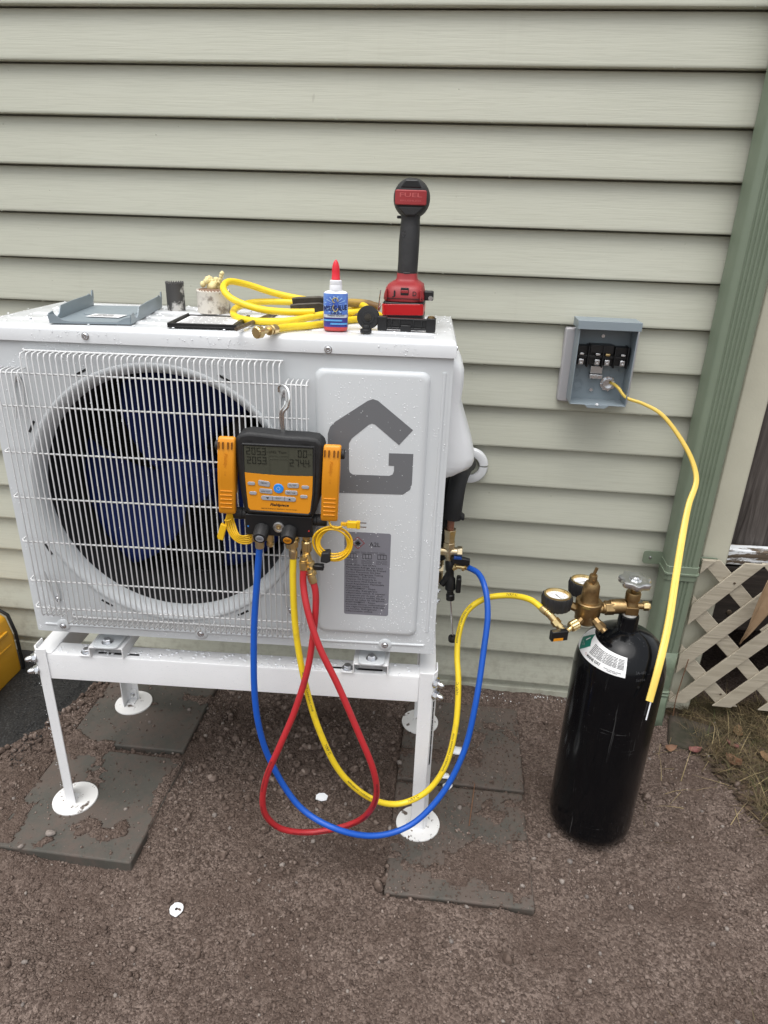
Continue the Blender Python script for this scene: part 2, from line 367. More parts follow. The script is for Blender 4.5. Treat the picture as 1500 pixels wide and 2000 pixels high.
m_navy = M('navy_ink', (.012, .018, .085), .4)
m_gloss = mat_scratched()
m_greenlbl = M('green_label_print', (.008, .17, .12), .4)
m_gaugeface = M('gauge_face', (.80, .81, .82), .3)
m_case = M('yellow_case_plastic', (.62, .31, .018), .45, bmp=.15, bs=300)
m_teflon = M('sealing_tape', (.78, .76, .70), .5)
m_pebble = M('pebble', (.28, .24, .21), .8, col2=(.13, .11, .10), vs=60, bmp=.3, bs=80)
def mat_drop():
    m, t, p = base('water_drop_painted_bright'); p.inputs['Base Color'].default_value = (.80, .82, .84, 1); p.inputs['Roughness'].default_value = .05  # opaque white base paints in the sky brightness that drops refract
    p.inputs['IOR'].default_value = 1.33; p.inputs['Coat Weight'].default_value = 1; p.inputs['Coat Roughness'].default_value = .02; return m
m_drop = mat_drop()
m_clear = M('water_on_siding', (.40, .405, .33), .06, coat=1)
m_grass = M('dry_grass', (.115, .08, .04), .8, col2=(.065, .055, .022), vs=16)
m_leaf = M('brown_leaf', (.13, .062, .035), .7, col2=(.21, .11, .06), vs=25, bmp=.3, bs=70)
m_leafred = M('reddish_leaf', (.20, .075, .065), .65, col2=(.14, .05, .045), vs=30)
m_leaftan = M('tan_leaf', (.23, .14, .07), .6, col2=(.15, .085, .04), vs=9, bmp=.3, bs=60)
m_styro = M('white_foam_scrap', (.80, .82, .84), .7, bmp=.4, bs=200)

# ------------------------------------------------------------------ frame of the outdoor unit
PSI = rad(2.8); O = v3((-.814, -.5586, 0)); EX = v3((math.cos(PSI), math.sin(PSI), 0)); EY = v3((-math.sin(PSI), math.cos(PSI), 0))
def U(u, v, z): return O+u*EX+v*EY+np.array([0, 0, z])

# ------------------------------------------------------------------ ground
PAVERS = [(-.935, -.612, -.69, -.385, -.5), (-.940, -.628, -.362, -.055, .6), (-.072, .236, -.686, -.382, .4), (-.072, .240, -.372, -.066, -.3)]
def ground_h(x, y):
    h = -.010+.020*fbm(x, y, 3.0, 3)+.012*fbm(x+5, y+3, 14, 3)
    und = np.clip(1-np.hypot((x+.38)/.42, (y+.33)/.30)**2, 0, 1); h = h+und*(.012*fbm(x, y, 28, 3)+.004)
    # hollow in front of the near left paver, a rise of dirt over the front of the near right one
    h = h-.026*np.exp(-(((x+.68)/.24)**2+((y+.78)/.10)**2))+.014*np.exp(-(((x+.88)/.07)**2+((y+.72)/.06)**2))
    h = h+.008*np.exp(-(((x-.02)/.16)**2+((y+.66)/.07)**2))
    h = h+.012*np.clip((x-.55)/.4, 0, 1)+.016*np.exp(-((y+.0)/.07)**2)*np.clip((x+.2)/.3, 0, 1)
    h = h+.010*np.exp(-(((x+1.02)/.07)**2))*np.clip((-.1-y)/.1, 0, 1)
    # the asphalt lies lower soil beyond its ragged edge
    edge = -1.02+.06*fbm(x*0, y, 9, 3)-.16*np.clip((-y-.33)/.25, 0, 1.5)+.05*np.clip((y+.3)/.2, 0, 1)
    h = np.where(x < edge, np.minimum(h, -.016)-.03*np.clip((edge-x)/.05, 0, 1), h)
    h = h+.0075*fbm(x+2, y+8, 55, 3, .6)+.0035*fbm(x+1, y+4, 150, 2, .6)
    for (x0, x1, y0, y1, _) in PAVERS:
        dx = np.maximum(np.maximum(x0-x, x-x1), np.maximum(y0-y, y-y1))
        lim = -.018-.02*np.clip(-dx/.01, 0, 1)
        edge_ = np.clip(1+dx/.045, 0, 1)
        if x0 < -.1:
            dirt = fbm(x+4, y+7, 13, 4, .6)+.16*edge_*(np.clip((y-y0)/.06, 0, 1) if y0 < -.5 else 1)+.10*np.exp(-((y+.375)/.035)**2)+.06*np.clip((x+.72)/.1, 0, 1)-.06
            lim = np.where(dirt > .125, .0016+.006*np.clip(dirt-.125, 0, .3)+.0022*fbm(x, y, 120, 2), lim)
        if x0 > -.1:   # loose dirt creeps over the right pavers
            dirt = fbm(x+9, y+2, 11, 4, .6)+.07*edge_*(y > -.60)+.15*np.clip((-y-.50)/.06, 0, 1)*np.clip((y+.650)/.04, 0, 1)-.16*(y < -.655)-.06+.06*np.clip((x-.02)/.2, 0, 1)
            lim = np.where(dirt > .08, .0016+.008*np.clip(dirt-.08, 0, .3)+.0022*fbm(x, y, 120, 2), lim)
        h = np.where(dx < 0, lim, np.where(dx < .02, np.minimum(h, -.0045+.2*dx+.004*fbm(x, y, 60, 2)), h))
    return h
def axis(a0, a1, step, far):
    core = np.arange(a0, a1+1e-9, step); out = []; s = step; q = a1
    while q < far: s *= 1.35; q += s; out.append(q)
    left = []; s = step; q = a0
    while q > -far: s *= 1.35; q -= s; left.append(q)
    return np.array(left[::-1]+list(core)+out)
gx = axis(-1.5, 1.1, .0055, 70); gy = axis(-1.12, .10, .0055, 70)
X, Yg = np.meshgrid(gx, gy); Z = ground_h(X, Yg)
Z = np.where((Yg > .12) | (Yg < -1.6) | (X < -2.2) | (X > 1.6), -.012, Z)
nx = len(gx); ny = len(gy)
ii = (np.arange(ny-1)[:, None]*nx+np.arange(nx-1)[None, :]).ravel()
go = bulk('ground', np.stack([X.ravel(), Yg.ravel(), Z.ravel()], -1), np.stack([ii, ii+1, ii+nx+1, ii+nx], -1), m_soil, smooth=True, kind='structure')
tag(go, 'damp brown crumbly soil ground in front of the siding wall', 'ground')
# driveway
ax = np.concatenate([np.linspace(-14, -1.6, 20), np.arange(-1.58, -.86, .012)]); ay = np.concatenate([np.linspace(-12, -.8, 15), np.arange(-.78, .0301, .012)])
X, Yg = np.meshgrid(ax, ay); Z = -.013+.004*fbm(X, Yg, 40, 3)-.02*np.clip((X+.93)/.06, 0, 1)
nx = len(ax); ny = len(ay); ii = (np.arange(ny-1)[:, None]*nx+np.arange(nx-1)[None, :]).ravel()
dv = bulk('driveway', np.stack([X.ravel(), Yg.ravel(), Z.ravel()], -1), np.stack([ii, ii+1, ii+nx+1, ii+nx], -1), m_asphalt, smooth=True, kind='structure')
tag(dv, 'wet black asphalt driveway beside the soil bed', 'driveway')
# pavers
plab = ['grey square concrete paver under the near left stand foot, its front edge bare', 'grey square concrete paver under the rear left stand foot',
        'half buried concrete paver under the near right stand foot', 'dusty concrete paver under the rear right stand foot by the wall']
for (x0, x1, y0, y1, a), lb in zip(PAVERS, plab):
    mb = MB(); w, d = (x1-x0)/2, (y1-y0)/2
    mb.box(-w, w, -d, d, -.045, 0)
    o = part('paver', mb, m_paver2 if x0 > -.1 else m_paver, None, bevel=.004); o.location = ((x0+x1)/2, (y0+y1)/2, 0); o.rotation_euler = (0, 0, rad(a))
    tag(o, lb, 'paver', 'concrete pavers under the stand')
# clods and pebbles
def scatter(name, n, xr, yr, rr, mat, sub=1, power=3, seed=1, dens=None, parent=None, lift=.25):
    r = np.random.default_rng(seed); x = r.uniform(*xr, n); y = r.uniform(*yr, n)
    if dens is not None: k = r.random(n) < dens(x, y); x, y = x[k], y[k]
    n = len(x); rad_ = rr[0]+(rr[1]-rr[0])*r.random(n)**power
    V, F = ico(sub); nv = len(V)
    z = ground_h(x, y); 
    for (x0, x1, y0, y1, _) in PAVERS:
        z = np.where((x > x0) & (x < x1) & (y > y0) & (y < y1), np.maximum(z, 0), z)
    R = r.normal(size=(n, 3)); A = 1+.35*(r.random((n, nv))-.5); S = .6+.6*r.random((n, 3))
    P = V[None]*A[:, :, None]*S[:, None, :]*rad_[:, None, None]
    th = r.uniform(0, 2*np.pi, n); c, s = np.cos(th), np.sin(th)
    px_ = P[:, :, 0]*c[:, None]-P[:, :, 1]*s[:, None]; py_ = P[:, :, 0]*s[:, None]+P[:, :, 1]*c[:, None]
    P = np.stack([px_+x[:, None], py_+y[:, None], P[:, :, 2]+(z+rad_*lift)[:, None]], -1)
    FF = (F[None]+(np.arange(n)*nv)[:, None, None]).reshape(-1, 3)
    return bulk(name, P.reshape(-1, 3), FF, mat, parent, smooth=False)
def onp(x, y):
    k = np.zeros_like(x)
    for (x0, x1, y0, y1, _) in PAVERS: k = np.maximum(k, ((x > x0) & (x < x1) & (y > y0) & (y < y1))*(1. if x0 < -.1 else .8))
    return k
dens = lambda x, y: np.where(onp(x, y) > 0, .03+.18*(onp(x, y) < 1), .45+.55*(fbm(x, y, 7, 3) > -.02))*np.where((x < -1.03) & (y > -.5), .12, 1)
def inview(x, y): return (x > -1.30-.60*y*1.0*1) & (x < .98+.34*y)
fine = lambda x, y: inview(x, y)*np.where(onp(x, y) > 0, .10+.45*(onp(x, y) < 1), .15+.85*np.clip(.5+6*fbm(x, y, 5, 3), 0, 1))*np.where((x < -1.03) & (y > -.5), .1, 1)
o = scatter('soil_crumbs', 95000, (-1.3, 1.0), (-1.05, .0), (.0007, .0029), m_clod, 1, 2.6, 9, fine, lift=.45); tag(o, 'fine granular crumbs covering the brown soil', 'soil')
o = scatter('soil_clods', 24000, (-1.25, 1.05), (-1.1, .0), (.0012, .0058), m_clod, 1, 3, 3, dens); tag(o, 'loose crumbs of brown soil strewn over the ground', 'soil')
densu = lambda x, y: np.clip(1.1-np.hypot((x+.38)/.45, (y+.3)/.3), 0, 1)*(1-np.minimum(onp(x, y), 1))+.05*(onp(x, y) == 0)
o = scatter('edge_clods', 2600, (-1.3, -.9), (-.75, -.08), (.002, .011), m_clod, 1, 2, 21, lambda x, y: np.exp(-((x+1.02+.16*np.clip((-y-.33)/.25, 0, 1.5))/.06)**2), lift=.5); tag(o, 'soil lumps along the ragged asphalt edge', 'soil')
o = scatter('asphalt_grit', 9000, (-1.5, -.98), (-.6, .0), (.0006, .0022), m_asphalt, 1, 2, 22, lambda x, y: inview(x, y)*1., lift=.3); o.location = (0, 0, .0325); tag(o, 'coarse black grit of the asphalt', 'asphalt')
o = scatter('soil_lumps', 5200, (-1.1, 1.0), (-1.05, .0), (.004, .0125), m_clod, 2, 3, 4, densu); tag(o, 'bigger lumps of soil under the stand', 'soil')
o = scatter('gravel', 420, (-1.1, 1.0), (-1.05, -.02), (.002, .007), m_pebble, 1, 2.5, 5, lambda x, y: np.where(onp(x, y) > .9, .3, 1)); tag(o, 'pale pebbles scattered in the soil', 'gravel')

# ------------------------------------------------------------------ house wall
EXPO = .1016; LIP0 = 1.6687
wall = thing('house_wall', 'sage beige clapboard vinyl siding wall of the house', 'wall', (0, 0, 0))
def plank_mb(zk, x0, x1):
    mb = MB(); e = EXPO
    prof = [(.0375, zk+.003), (.0345, zk), (.0018, zk), (.0006, zk+.0006), (0, zk+.002), (0, zk+.006), (.0193, zk+e-.0046), (.0205, zk+e-.0036), (.034, zk+e-.003), (.034, zk+e+.012), (.037, zk+e+.012)]
    return mb.prism(prof, x0, x1, 'yz')
for k in range(-8, 17):
    part('siding_plank', plank_mb(LIP0-EXPO*k, -3.2, .664), m_siding, wall, smooth=30)
part('starter_strip', MB().prism([(.006, -.06), (.006, .018), (.016, .022), (.0165, .038), (.034, .039), (.034, .06), (.037, .06), (.037, -.06)], -3.2, .664, 'yz'), m_siding, wall)
part('backing_board', MB().box(-3.2, .66, .0380, .12, -.2, 2.6), m_dark, wall)
cp = MB().prism([(.662, .10), (.662, -.006), (.666, -.012), (.7255, -.012), (.7285, -.009), (.7285, .10)], -.03, 2.6, 'xy')
part('corner_post', cp, m_corner, wall, bevel=.0015)
# drips under the lips
V, F = ico(1); P = []; FF = []
for k in range(0, 14):
    for _ in range(random.randint(9, 16)):
        c = np.array([random.uniform(-1.2, .62), .002, LIP0-EXPO*k-.0004]); s = random.uniform(.0011, .0021)
        FF.append(F+len(P)*len(V)); P.append(V*s*np.array([1, .9, .9])+c)
for _ in range(60):
    k = random.randint(2, 14); zz = random.uniform(.02, .085)
    c = np.array([random.uniform(-1.1, .6), .020*zz/EXPO-.0002, LIP0-EXPO*k+zz]); s = random.uniform(.0009, .0018)
    FF.append(F+len(P)*len(V)); P.append(V*s*np.array([1, .5, 1.3])+c)
bulk('water_drops', np.concatenate(P), np.concatenate(FF), m_clear, wall, True)

# downspout
ds = thing('downspout', 'sage green ribbed metal downspout strapped to the house corner', 'downspout', (.603, -.04, 0))
def ds_prof(ribs=True, g=0.0):
    x0, x1, y0, y1 = -.038-g, .038+g, -.030-g, .028; c = .006
    pts = [(x0, y1), (x0, y0+c), (x0+c, y0)]
    if ribs:
        for q in (-.018, -.009, 0, .009, .018): pts += [(q-.0032, y0), (q-.0012, y0+.0032), (q+.0012, y0+.0032), (q+.0032, y0)]
    return pts+[(x1-c, y0), (x1, y0+c), (x1, y1)]
part('pipe', MB().prism(ds_prof(), .11, 2.5, 'xy'), m_green, ds, smooth=50)
st = MB().prism(ds_prof(False, .0022), .452, .492, 'xy'); st.prism(ds_prof(False, .005), .468, .474, 'xy')
part('strap', st, m_green, ds, bevel=.001)
t1 = MB().prism(rrect(-.086, -.036, .468, .505, .008), .022, .0255, 'xz'); part('strap_tab', t1, m_green, ds, bevel=.0008)
part('strap_tab', MB().prism(rrect(.036, .098, .478, .502, .006), .014, .018, 'xz'), m_green, ds, bevel=.0008)
part('screw', MB().lathe([(.004, 0), (.0035, .002), (0, .003)], (-.068, .022, .487), (0, -1, 0), 10), m_steel, ds)
ou = MB()
rows = []
for i, (zz, g) in enumerate([(.235, .0012), (.18, .0012), (.125, .0012), (.112, -.001), (.107, .003), (.101, -.001), (.096, .003), (.090, -.001), (.085, .002), (.06, .002), (.022, .004), (.002, .006)]):
    pf = ds_prof(False, g); rows.append([(p, q, zz) for p, q in pf])
n = len(rows[0])
for i, r_ in enumerate(rows):
    for j in range(n):
        p = list(r_[j])
        if i >= 10: p[0] += random.uniform(-.004, .004); p[1] += random.uniform(-.006, .002); p[2] += random.uniform(-.02, .012) if i == 11 else 0
        rows[i][j] = tuple(p)
ou.add([q for r_ in rows for q in r_], [(i*n+j, i*n+(j+1) % n, (i+1)*n+(j+1) % n, (i+1)*n+j) for i in range(len(rows)-1) for j in range(n)])
oo = part('outlet', ou, m_greenworn, ds, smooth=40, label='battered crimped lower end of the downspout'); sm = oo.modifiers.new('solid', 'SOLIDIFY'); sm.thickness = .0012
mb = MB().box(-.085, .085, -.06, .06, -.05, .02)
sb = part('splash_block', mb, m_moss, None, bevel=.012, bseg=3); sb.location = (.735, -.110, -.016); sb.rotation_euler = (rad(6), rad(4), rad(-14))
tag(sb, 'mossy concrete block under the downspout outlet', 'block')

# porch behind the lattice
po = thing('porch', 'weathered wooden porch framing behind the lattice', 'porch', (1.2, .2, 0))
part('post', MB().box(-.455, -.30, -.11, .04, .44, 2.4), m_oldwood, po, bevel=.006)
part('painted_board', MB().box(-.47, .9, -.155, -.115, .452, .497), m_peel, po, bevel=.004, label='board with peeling white paint')
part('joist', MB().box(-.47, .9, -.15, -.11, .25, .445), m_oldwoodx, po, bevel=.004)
part('added_floor_boards', MB().box(-.47, .9, -.10, 1.4, .43, .46), m_oldwoodx, po)  # deck added to keep the space behind the lattice dark
part('added_side_wall', MB().box(.9, .93, -.10, .6, -.1, .44), m_oldwoodx, po)  # unseen end wall, added to stop light entering from the side
part('added_side_wall', MB().box(-.49, -.472, -.09, .6, -.1, .44), m_oldwoodx, po)  # matching unseen end wall, added to darken the porch interior
part('added_rear_wall', MB().box(-.47, .9, .55, .6, -.1, .44), m_oldwoodx, po)  # added backing, so the lattice openings go dark by occlusion
part('bolt_head', MB().lathe([(.008, 0), (.007, .003), (0, .004)], (-.405, -.15, .305), (0, -1, 0), 10), m_bit, po)
# lattice: two layers of strips
la = thing('lattice_panel', 'tan diagonal lattice skirting panel with a broken strip beside the downspout', 'lattice', (.65, -.04, 0))
A_ = v3((.068, -.068)); B_ = v3((.067, .085)); R0 = v3((.7099, .441))
def clip(poly, n, d):
    out = []
    for i in range(len(poly)):
        a, b = v3(poly[i]), v3(poly[(i+1) % len(poly)]); fa, fb = a@n-d, b@n-d
        if fa <= 0: out.append(a)
        if fa*fb < 0: out.append(a+(b-a)*fa/(fa-fb))
    return out
def strip(poly, y0, y1):
    for n, d in (((-1, 0), -.655), ((1, 0), 1.35), ((0, 1), .503), ((0, -1), -.058)):
        if len(poly) > 2: poly = clip(poly, v3(n), d)
    if len(poly) < 3: return
    mb = MB().prism([(p[0]-.65, p[1]) for p in poly], y0+.04, y1+.04, 'xz')
    part('slat', mb, m_lattice, la, bevel=.0012)
for i in range(-8, 14):
    a0, a1 = i, i+.41
    strip([R0+A_*a0-B_*14, R0+A_*a1-B_*14, R0+A_*a1+B_*14, R0+A_*a0+B_*14], -.046, -.0405)
for j in range(-10, 12):
    b0, b1 = j, j+.35
    segs = [(-14, 14)]
    if j == 0: segs = [(-14, 1.42), (1.95, 14)]
    for s0, s1 in segs:
        strip([R0+B_*b0+A_*s0, R0+B_*b1+A_*s0, R0+B_*b1+A_*(s1+.12), R0+B_*b0+A_*s1], -.040, -.0345)
for (x, z) in ((.745, .445), (.786, .10)):
    part('nail', MB().lathe([(.0035, 0), (.003, .0015), (0, .002)], (x-.65, -.006, z), (0, -1, 0), 8), m_bit, la)

# ------------------------------------------------------------------ equipment stand
stand = thing('equipment_stand', 'white steel four legged stand carrying the outdoor unit', 'stand', O, PSI)
def hexbolt(parent, p, d, r=.008, mat=m_steel, dome=False, name='bolt'):
    mb = MB(); mb.lathe([(r*1.35, 0), (r*1.35, .0018)], p, d, 18); p2 = v3(p)+v3(d)/np.linalg.norm(d)*.0018
    mb.lathe([(r, 0), (r, .0055), (r*.85, .0068)], p2, d, 6)
    if dome: mb.lathe([(r*.72, .0068), (r*.72, .012), (r*.55, .0165), (r*.25, .019), (0, .0197)], p2, d, 14)
    return part(name, mb, mat, parent, smooth=30)
fb = MB().prism([(0, .357), (.003, .357), (.003, .417), (.042, .417), (.042, .4205), (.004, .4205), (.001, .4195), (0, .416)], .004, .786, 'yz')
part('front_beam', fb, m_stand, stand, bevel=.0008)
part('rear_beam', MB().box(.004, .80, .335, .372, .360, .4205), m_stand, stand, bevel=.002)
part('side_beam', MB().box(-.0185, .020, .001, .371, .368, .4235), m_stand, stand, bevel=.002)
part('side_beam', MB().box(.785, .8195, .001, .371, .368, .4235), m_stand, stand, bevel=.002)
for (u, s) in ((-.0215, 1), (.8230, -1)):
    w = .030 if s > 0 else .037
    for v, q in ((-.0035, 1), (.3765, -1)):
        L = [(u+s*.009, v), (u+s*w, v), (u+s*w, v+q*.003), (u+s*.011, v+q*.003), (u+s*.003, v+q*.014), (u+s*.003, v+q*.042), (u, v+q*.042), (u, v+q*.012)]
        mb = MB().prism(L, .003, .432, 'xy')
        part('leg', mb, m_stand, stand, bevel=.0008)
        fp = MB().lathe([(.050, 0), (.050, .003), (.049, .004), (0, .004)], (u+s*.020, v+q*.018, 0), (0, 0, 1), 40)
        part('foot_plate', fp, m_foot, stand, smooth=30)
        br = MB().box(u+s*.004, u+s*.026, v+q*.004, v+q*.008, .004, .038); br.box(u+s*.004, u+s*.026, v+q*.004, v+q*.03, .0042, .007)
        part('foot_bracket', br, m_stand, stand, bevel=.001)
        hexbolt(stand, (u+s*.016, v+q*.0085, .022), (0, q, 0), .0055)
        for zz in (.408, .378):
            hexbolt(stand, (u+s*.0035, v+q*.0055, zz), (-s*.8, -q*.6, 0), .0088, dome=True, name='cap_nut')
for z0_, z1_ in ((.19, .36),):
    part('leg_slot', MB().box(-.0022, .0022, -.0006, .0002, z0_, z1_, R=rotz(rad(53)), c=(0, 0, .2)).map(lambda q: q+v3((.8230-.0047, -.0035+.0058, 0))), m_dark, stand)
for u0 in (.103, .650):
    u1 = u0+.072
    cr_ = MB().prism([(u0, .4212), (u0+.0025, .4212), (u0+.0025, .4445), (u1-.0025, .4445), (u1-.0025, .4212), (u1, .4212), (u1, .446), (u1-.0015, .4475), (u0+.0015, .4475), (u0, .446)], -.006, .372, 'xz')
    part('cross_rail', cr_, m_stand, stand, bevel=.0006)
    part('rail_tab', MB().box(u0-.024, u0-.0005, -.004, .022, .4212, .4242), m_stand, stand, bevel=.0008)
    hexbolt(stand, (u0-.012, .009, .4243), (0, 0, 1), .0085)
    sl_ = MB().prism(rrect(*((u0+.01, u1+.026) if u0 < .4 else (u0-.055, u1-.012)), .0105, .0165, .0028), .4206, .4209, 'xy'); part('slot', sl_, m_dark, stand)

# ------------------------------------------------------------------ outdoor unit
ac = thing('outdoor_unit', 'white heat pump outdoor unit with wire fan grille on a white stand', 'heat pump', U(0, 0, .477), PSI)
ZB = .477
def Zs(mb): return mb.map(lambda q: q-np.array([0, 0, ZB]))
UW, UD, ZT = .809, .305, 1.093
FC = (.297, .779); FR_ = .254
cab = MB()
cab.box(0, .003, .004, UD, .477, 1.066).box(UW-.003, UW, .004, UD, .477, 1.066).box(.003, UW-.003, .004, UD, .477, .480)
part('cabinet', Zs(cab), m_white, ac)
part('rear_coil', Zs(MB().box(.004, UW-.004, UD-.02, UD-.004, .481, 1.06)), m_dark, ac)
part('partition', Zs(MB().box(.59, .592, .01, UD-.021, .481, 1.06)), m_dark, ac)
cf_ = MB()
for i in range(26): cf_.box(.02, .585, UD-.0235, UD-.0215, .50+i*.021, .5025+i*.021)
part('coil_fins', Zs(cf_), M('coil_metal', (.05, .052, .055), .45, .5), ac, kind='stuff')
# front panel with round opening
n = 96; fpn = MB(); circ = []; rect = []
for k in range(n):
    a = 2*math.pi*(k+.5)/n; c, s = math.cos(a), math.sin(a); circ.append((FC[0]+FR_*c, 0, FC[1]+FR_*s))
    t = 1e9
    if c > 1e-9: t = min(t, (UW-.004-FC[0])/c)
    if c < -1e-9: t = min(t, (.004-FC[0])/c)
    if s > 1e-9: t = min(t, (1.0655-FC[1])/s)
    if s < -1e-9: t = min(t, (.481-FC[1])/s)
    rect.append((FC[0]+t*c, 0, FC[1]+t*s))
fpn.add(circ+rect, [(k, (k+1) % n, n+(k+1) % n, n+k) for k in range(n)])
cor = [(UW-.004, 0, 1.0655), (.004, 0, 1.0655), (.004, 0, .481), (UW-.004, 0, .481)]
for cx, cz in ((UW-.004, 1.0655), (.004, 1.0655), (.004, .481), (UW-.004, .481)):
    best = sorted(range(n), key=lambda k: abs(rect[k][0]-cx)+abs(rect[k][2]-cz))[:1][0]
    for k in (best-1, best, best+1):
        a, b = rect[k % n], rect[(k+1) % n]
        if abs(a[0]-b[0]) > 1e-6 and abs(a[2]-b[2]) > 1e-6: fpn.add([a, b, (cx, 0, cz)], [(0, 1, 2)])
# folded edges
fpn.box(.0012, .004, 0, .03, .4785, 1.0655).box(UW-.004, UW+.0015, .0004, .03, .4785, 1.0655).box(.004, UW-.004, 0, .03, .4775, .481)
part('front_panel', Zs(fpn), m_white, ac, smooth=30)
bmo = MB().lathe([(.2575, -.0003), (.2560, -.0022), (.2530, -.0030), (.2490, -.0022), (.2445, .0015), (.2400, .008), (.2368, .017), (.2352, .026), (.2354, .028)], (FC[0], 0, FC[1]), (0, 1, 0), 96)
bmo.f = bmo.f[:-2]
part('bell_mouth', Zs(bmo), m_white, ac, smooth=60, fix=False)
part('fan_shroud', Zs(MB().lathe([(.2354, .028), (.2354, .17)], (FC[0], 0, FC[1]), (0, 1, 0), 64, caps=False)), m_dark, ac, smooth=60)
for a in (20, 62, 118, 150, 205, 238, 300, 340):
    pts = []
    for q in (-2.6, 0, 2.6): pts.append((.2690, a+q))
    for q in (2.6, 0, -2.6): pts.append((.2650, a+q))
    part('clip_slot', Zs(MB().prism([(FC[0]+r*math.cos(rad(b)), FC[1]+r*math.sin(rad(b))) for r, b in pts], -.0008, .0004, 'xz')), m_dark, ac)
# raised service panel
def emboss(poly_fn, h, mat, name, steps=((0, 0), (.35, -.45), (1, -.9), (2.2, -1))):
    mb = MB(); rings = []
    for ins, k in steps: rings.append([(x, h*k*-1*-1 if False else k*h, z) for x, z in poly_fn(ins*.004)])
    m_ = len(rings[0]); vs = [q for r in rings for q in r]
    fs = [(i*m_+j, i*m_+(j+1) % m_, (i+1)*m_+(j+1) % m_, (i+1)*m_+j) for i in range(len(rings)-1) for j in range(m_)]
    fs.append(tuple((len(rings)-1)*m_+j for j in range(m_))); mb.add(vs, fs)
    return part(name, Zs(mb), mat, ac, smooth=60)
emboss(lambda i: rrect(.579+i, .774-i, .519+i, 1.040-i, .014), .007, m_white, 'service_panel')
for (u0, u1, us) in ((.02, .535, (.0575, .3415)), (.56, .79, (.7132,))):
    mb = MB(); 
    mb.tube([(u0, .0005, .495), (u1, .0005, .497)], .003, 8)
    part('pressed_rib', Zs(mb), m_white, ac, smooth=60)
    for us_ in us: part('pressed_boss', Zs(MB().lathe([(.014, 0), (.0125, .003), (.009, .004), (0, .004)], (us_, .0005, .494), (0, -1, 0), 20)), m_white, ac, smooth=50)
part('edge_bead', Zs(MB().tube([(.795, .001, .53), (.797, .001, 1.04)], .0035, 8)), m_white, ac, smooth=60)
def screw(p, d=(0, -1, 0), r=.0052, parent=ac, z=True, off=0):
    p = v3(p)+v3(d)*off
    mb = MB().lathe([(r*1.3, 0), (r*1.3, .001), (r, .0012), (r, .003), (r*.8, .0042), (r*.42, .0042), (r*.3, .0025), (0, .0025)], p, d, 12)
    return part('screw', Zs(mb) if z else mb, m_steel, parent, smooth=30)
for p in ((.1915, -.006, 1.0776), (.6019, -.006, 1.072)): screw(p)
for p in ((.0575, .001, .9979), (.0548, .001, .5545), (.5248, .001, .9917), (.5245, .001, .5591)): screw(p)
for p in ((.0575, -.0035, .494), (.3415, -.0035, .495), (.7132, -.0035, .495)): screw(p)
for p in ((UW+.004, .03, 1.076), (UW+.004, .14, 1.076), (UW+.004, .24, 1.076)): screw(p, (1, 0, 0), .0045)
# lid
lid = MB()
pr = [(-.006, 1.0655), (-.006, 1.084), (-.0035, 1.0900), (.004, 1.0925), (.012, 1.093), (UD-.004, 1.093), (UD+.006, 1.089), (UD+.008, 1.082), (UD+.008, 1.0655)]
def lidring(ux, ins):
    return [(ux, min(max(y, -.006+ins), UD+.008-ins), z-(.0 if ins == 0 else 0)) for y, z in pr]
rings = []
for ux, k in ((-.009, 0), (-.0065, .55), (-.001, .9), (.008, 1), (UW-.004, 1), (UW+.0015, .9), (UW+.004, .55), (UW+.005, 0)):
    rings.append([(ux, y, 1.0655+(z-1.0655)*(1 if z < 1.085 else (1-(1-k)*.25))) for y, z in pr])
m_ = len(pr); lid.add([q for r in rings for q in r], [(i*m_+j, i*m_+j+1, (i+1)*m_+j+1, (i+1)*m_+j) for i in range(len(rings)-1) for j in range(m_-1)]+[tuple(range(m_)), tuple((len(rings)-1)*m_+j for j in range(m_))])
part('lid', Zs(lid), m_lid, ac, smooth=50)
for (v0, v1) in ((.05, .085), (.12, .155), (.19, .225), (.255, .285)):
    mb = MB(); rg = []
    for ins, hz in ((0, 0), (.003, .0014), (.008, .002)): rg.append([(x, y, 1.0928+hz) for x, y in rrect(.03+ins, UW-.03-ins, v0+ins, v1-ins, .008-ins*.5)])
    m_ = len(rg[0]); mb.add([q for r in rg for q in r], [(i*m_+j, i*m_+(j+1) % m_, (i+1)*m_+(j+1) % m_, (i+1)*m_+j) for i in range(2) for j in range(m_)]+[tuple(2*m_+j for j in range(m_))])
    part('lid_rib', Zs(mb), m_lid, ac, smooth=60)
# fan
fan = part('fan_hub', Zs(MB().lathe([(.058, .17), (.058, .123), (.052, .114), (.030, .110), (.012, .109), (.010, .104), (0, .103)], (FC[0], 0, FC[1]), (0, 1, 0), 40)), m_blue_fan, ac, smooth=40)
for b0 in (95, 215, 335):
    mb = MB(); nr, na = 10, 12; g = []
    for i in range(nr+1):
        f = i/nr; r = .05+.172*f; a0 = -32-20*f; a1 = 58-36*f
        for j in range(na+1):
            q = j/na; a = rad(b0+a0+(a1-a0)*q); g.append((FC[0]+r*math.cos(a), .098+.065*(1-q)+.01*math.sin(q*3.1)*(1-f), FC[1]+r*math.sin(a)))
    w = na+1; mb.add(g, [(i*w+j, i*w+j+1, (i+1)*w+j+1, (i+1)*w+j) for i in range(nr) for j in range(na)])
    bo = part('fan_blade', mb.map(lambda q: q-np.array([0, 0, ZB])), m_blue_fan, ac, smooth=60); s_ = bo.modifiers.new('solid', 'SOLIDIFY'); s_.thickness = .003
mbk = MB().box(.375, .40, .20, .21, .49, 1.06).box(.24, .265, .20, .21, .49, 1.06).box(.22, .42, .18, .20, .70, .72)
part('motor_bracket', Zs(mbk), M('bracket_steel', (.10, .10, .105), .5, .6), ac)
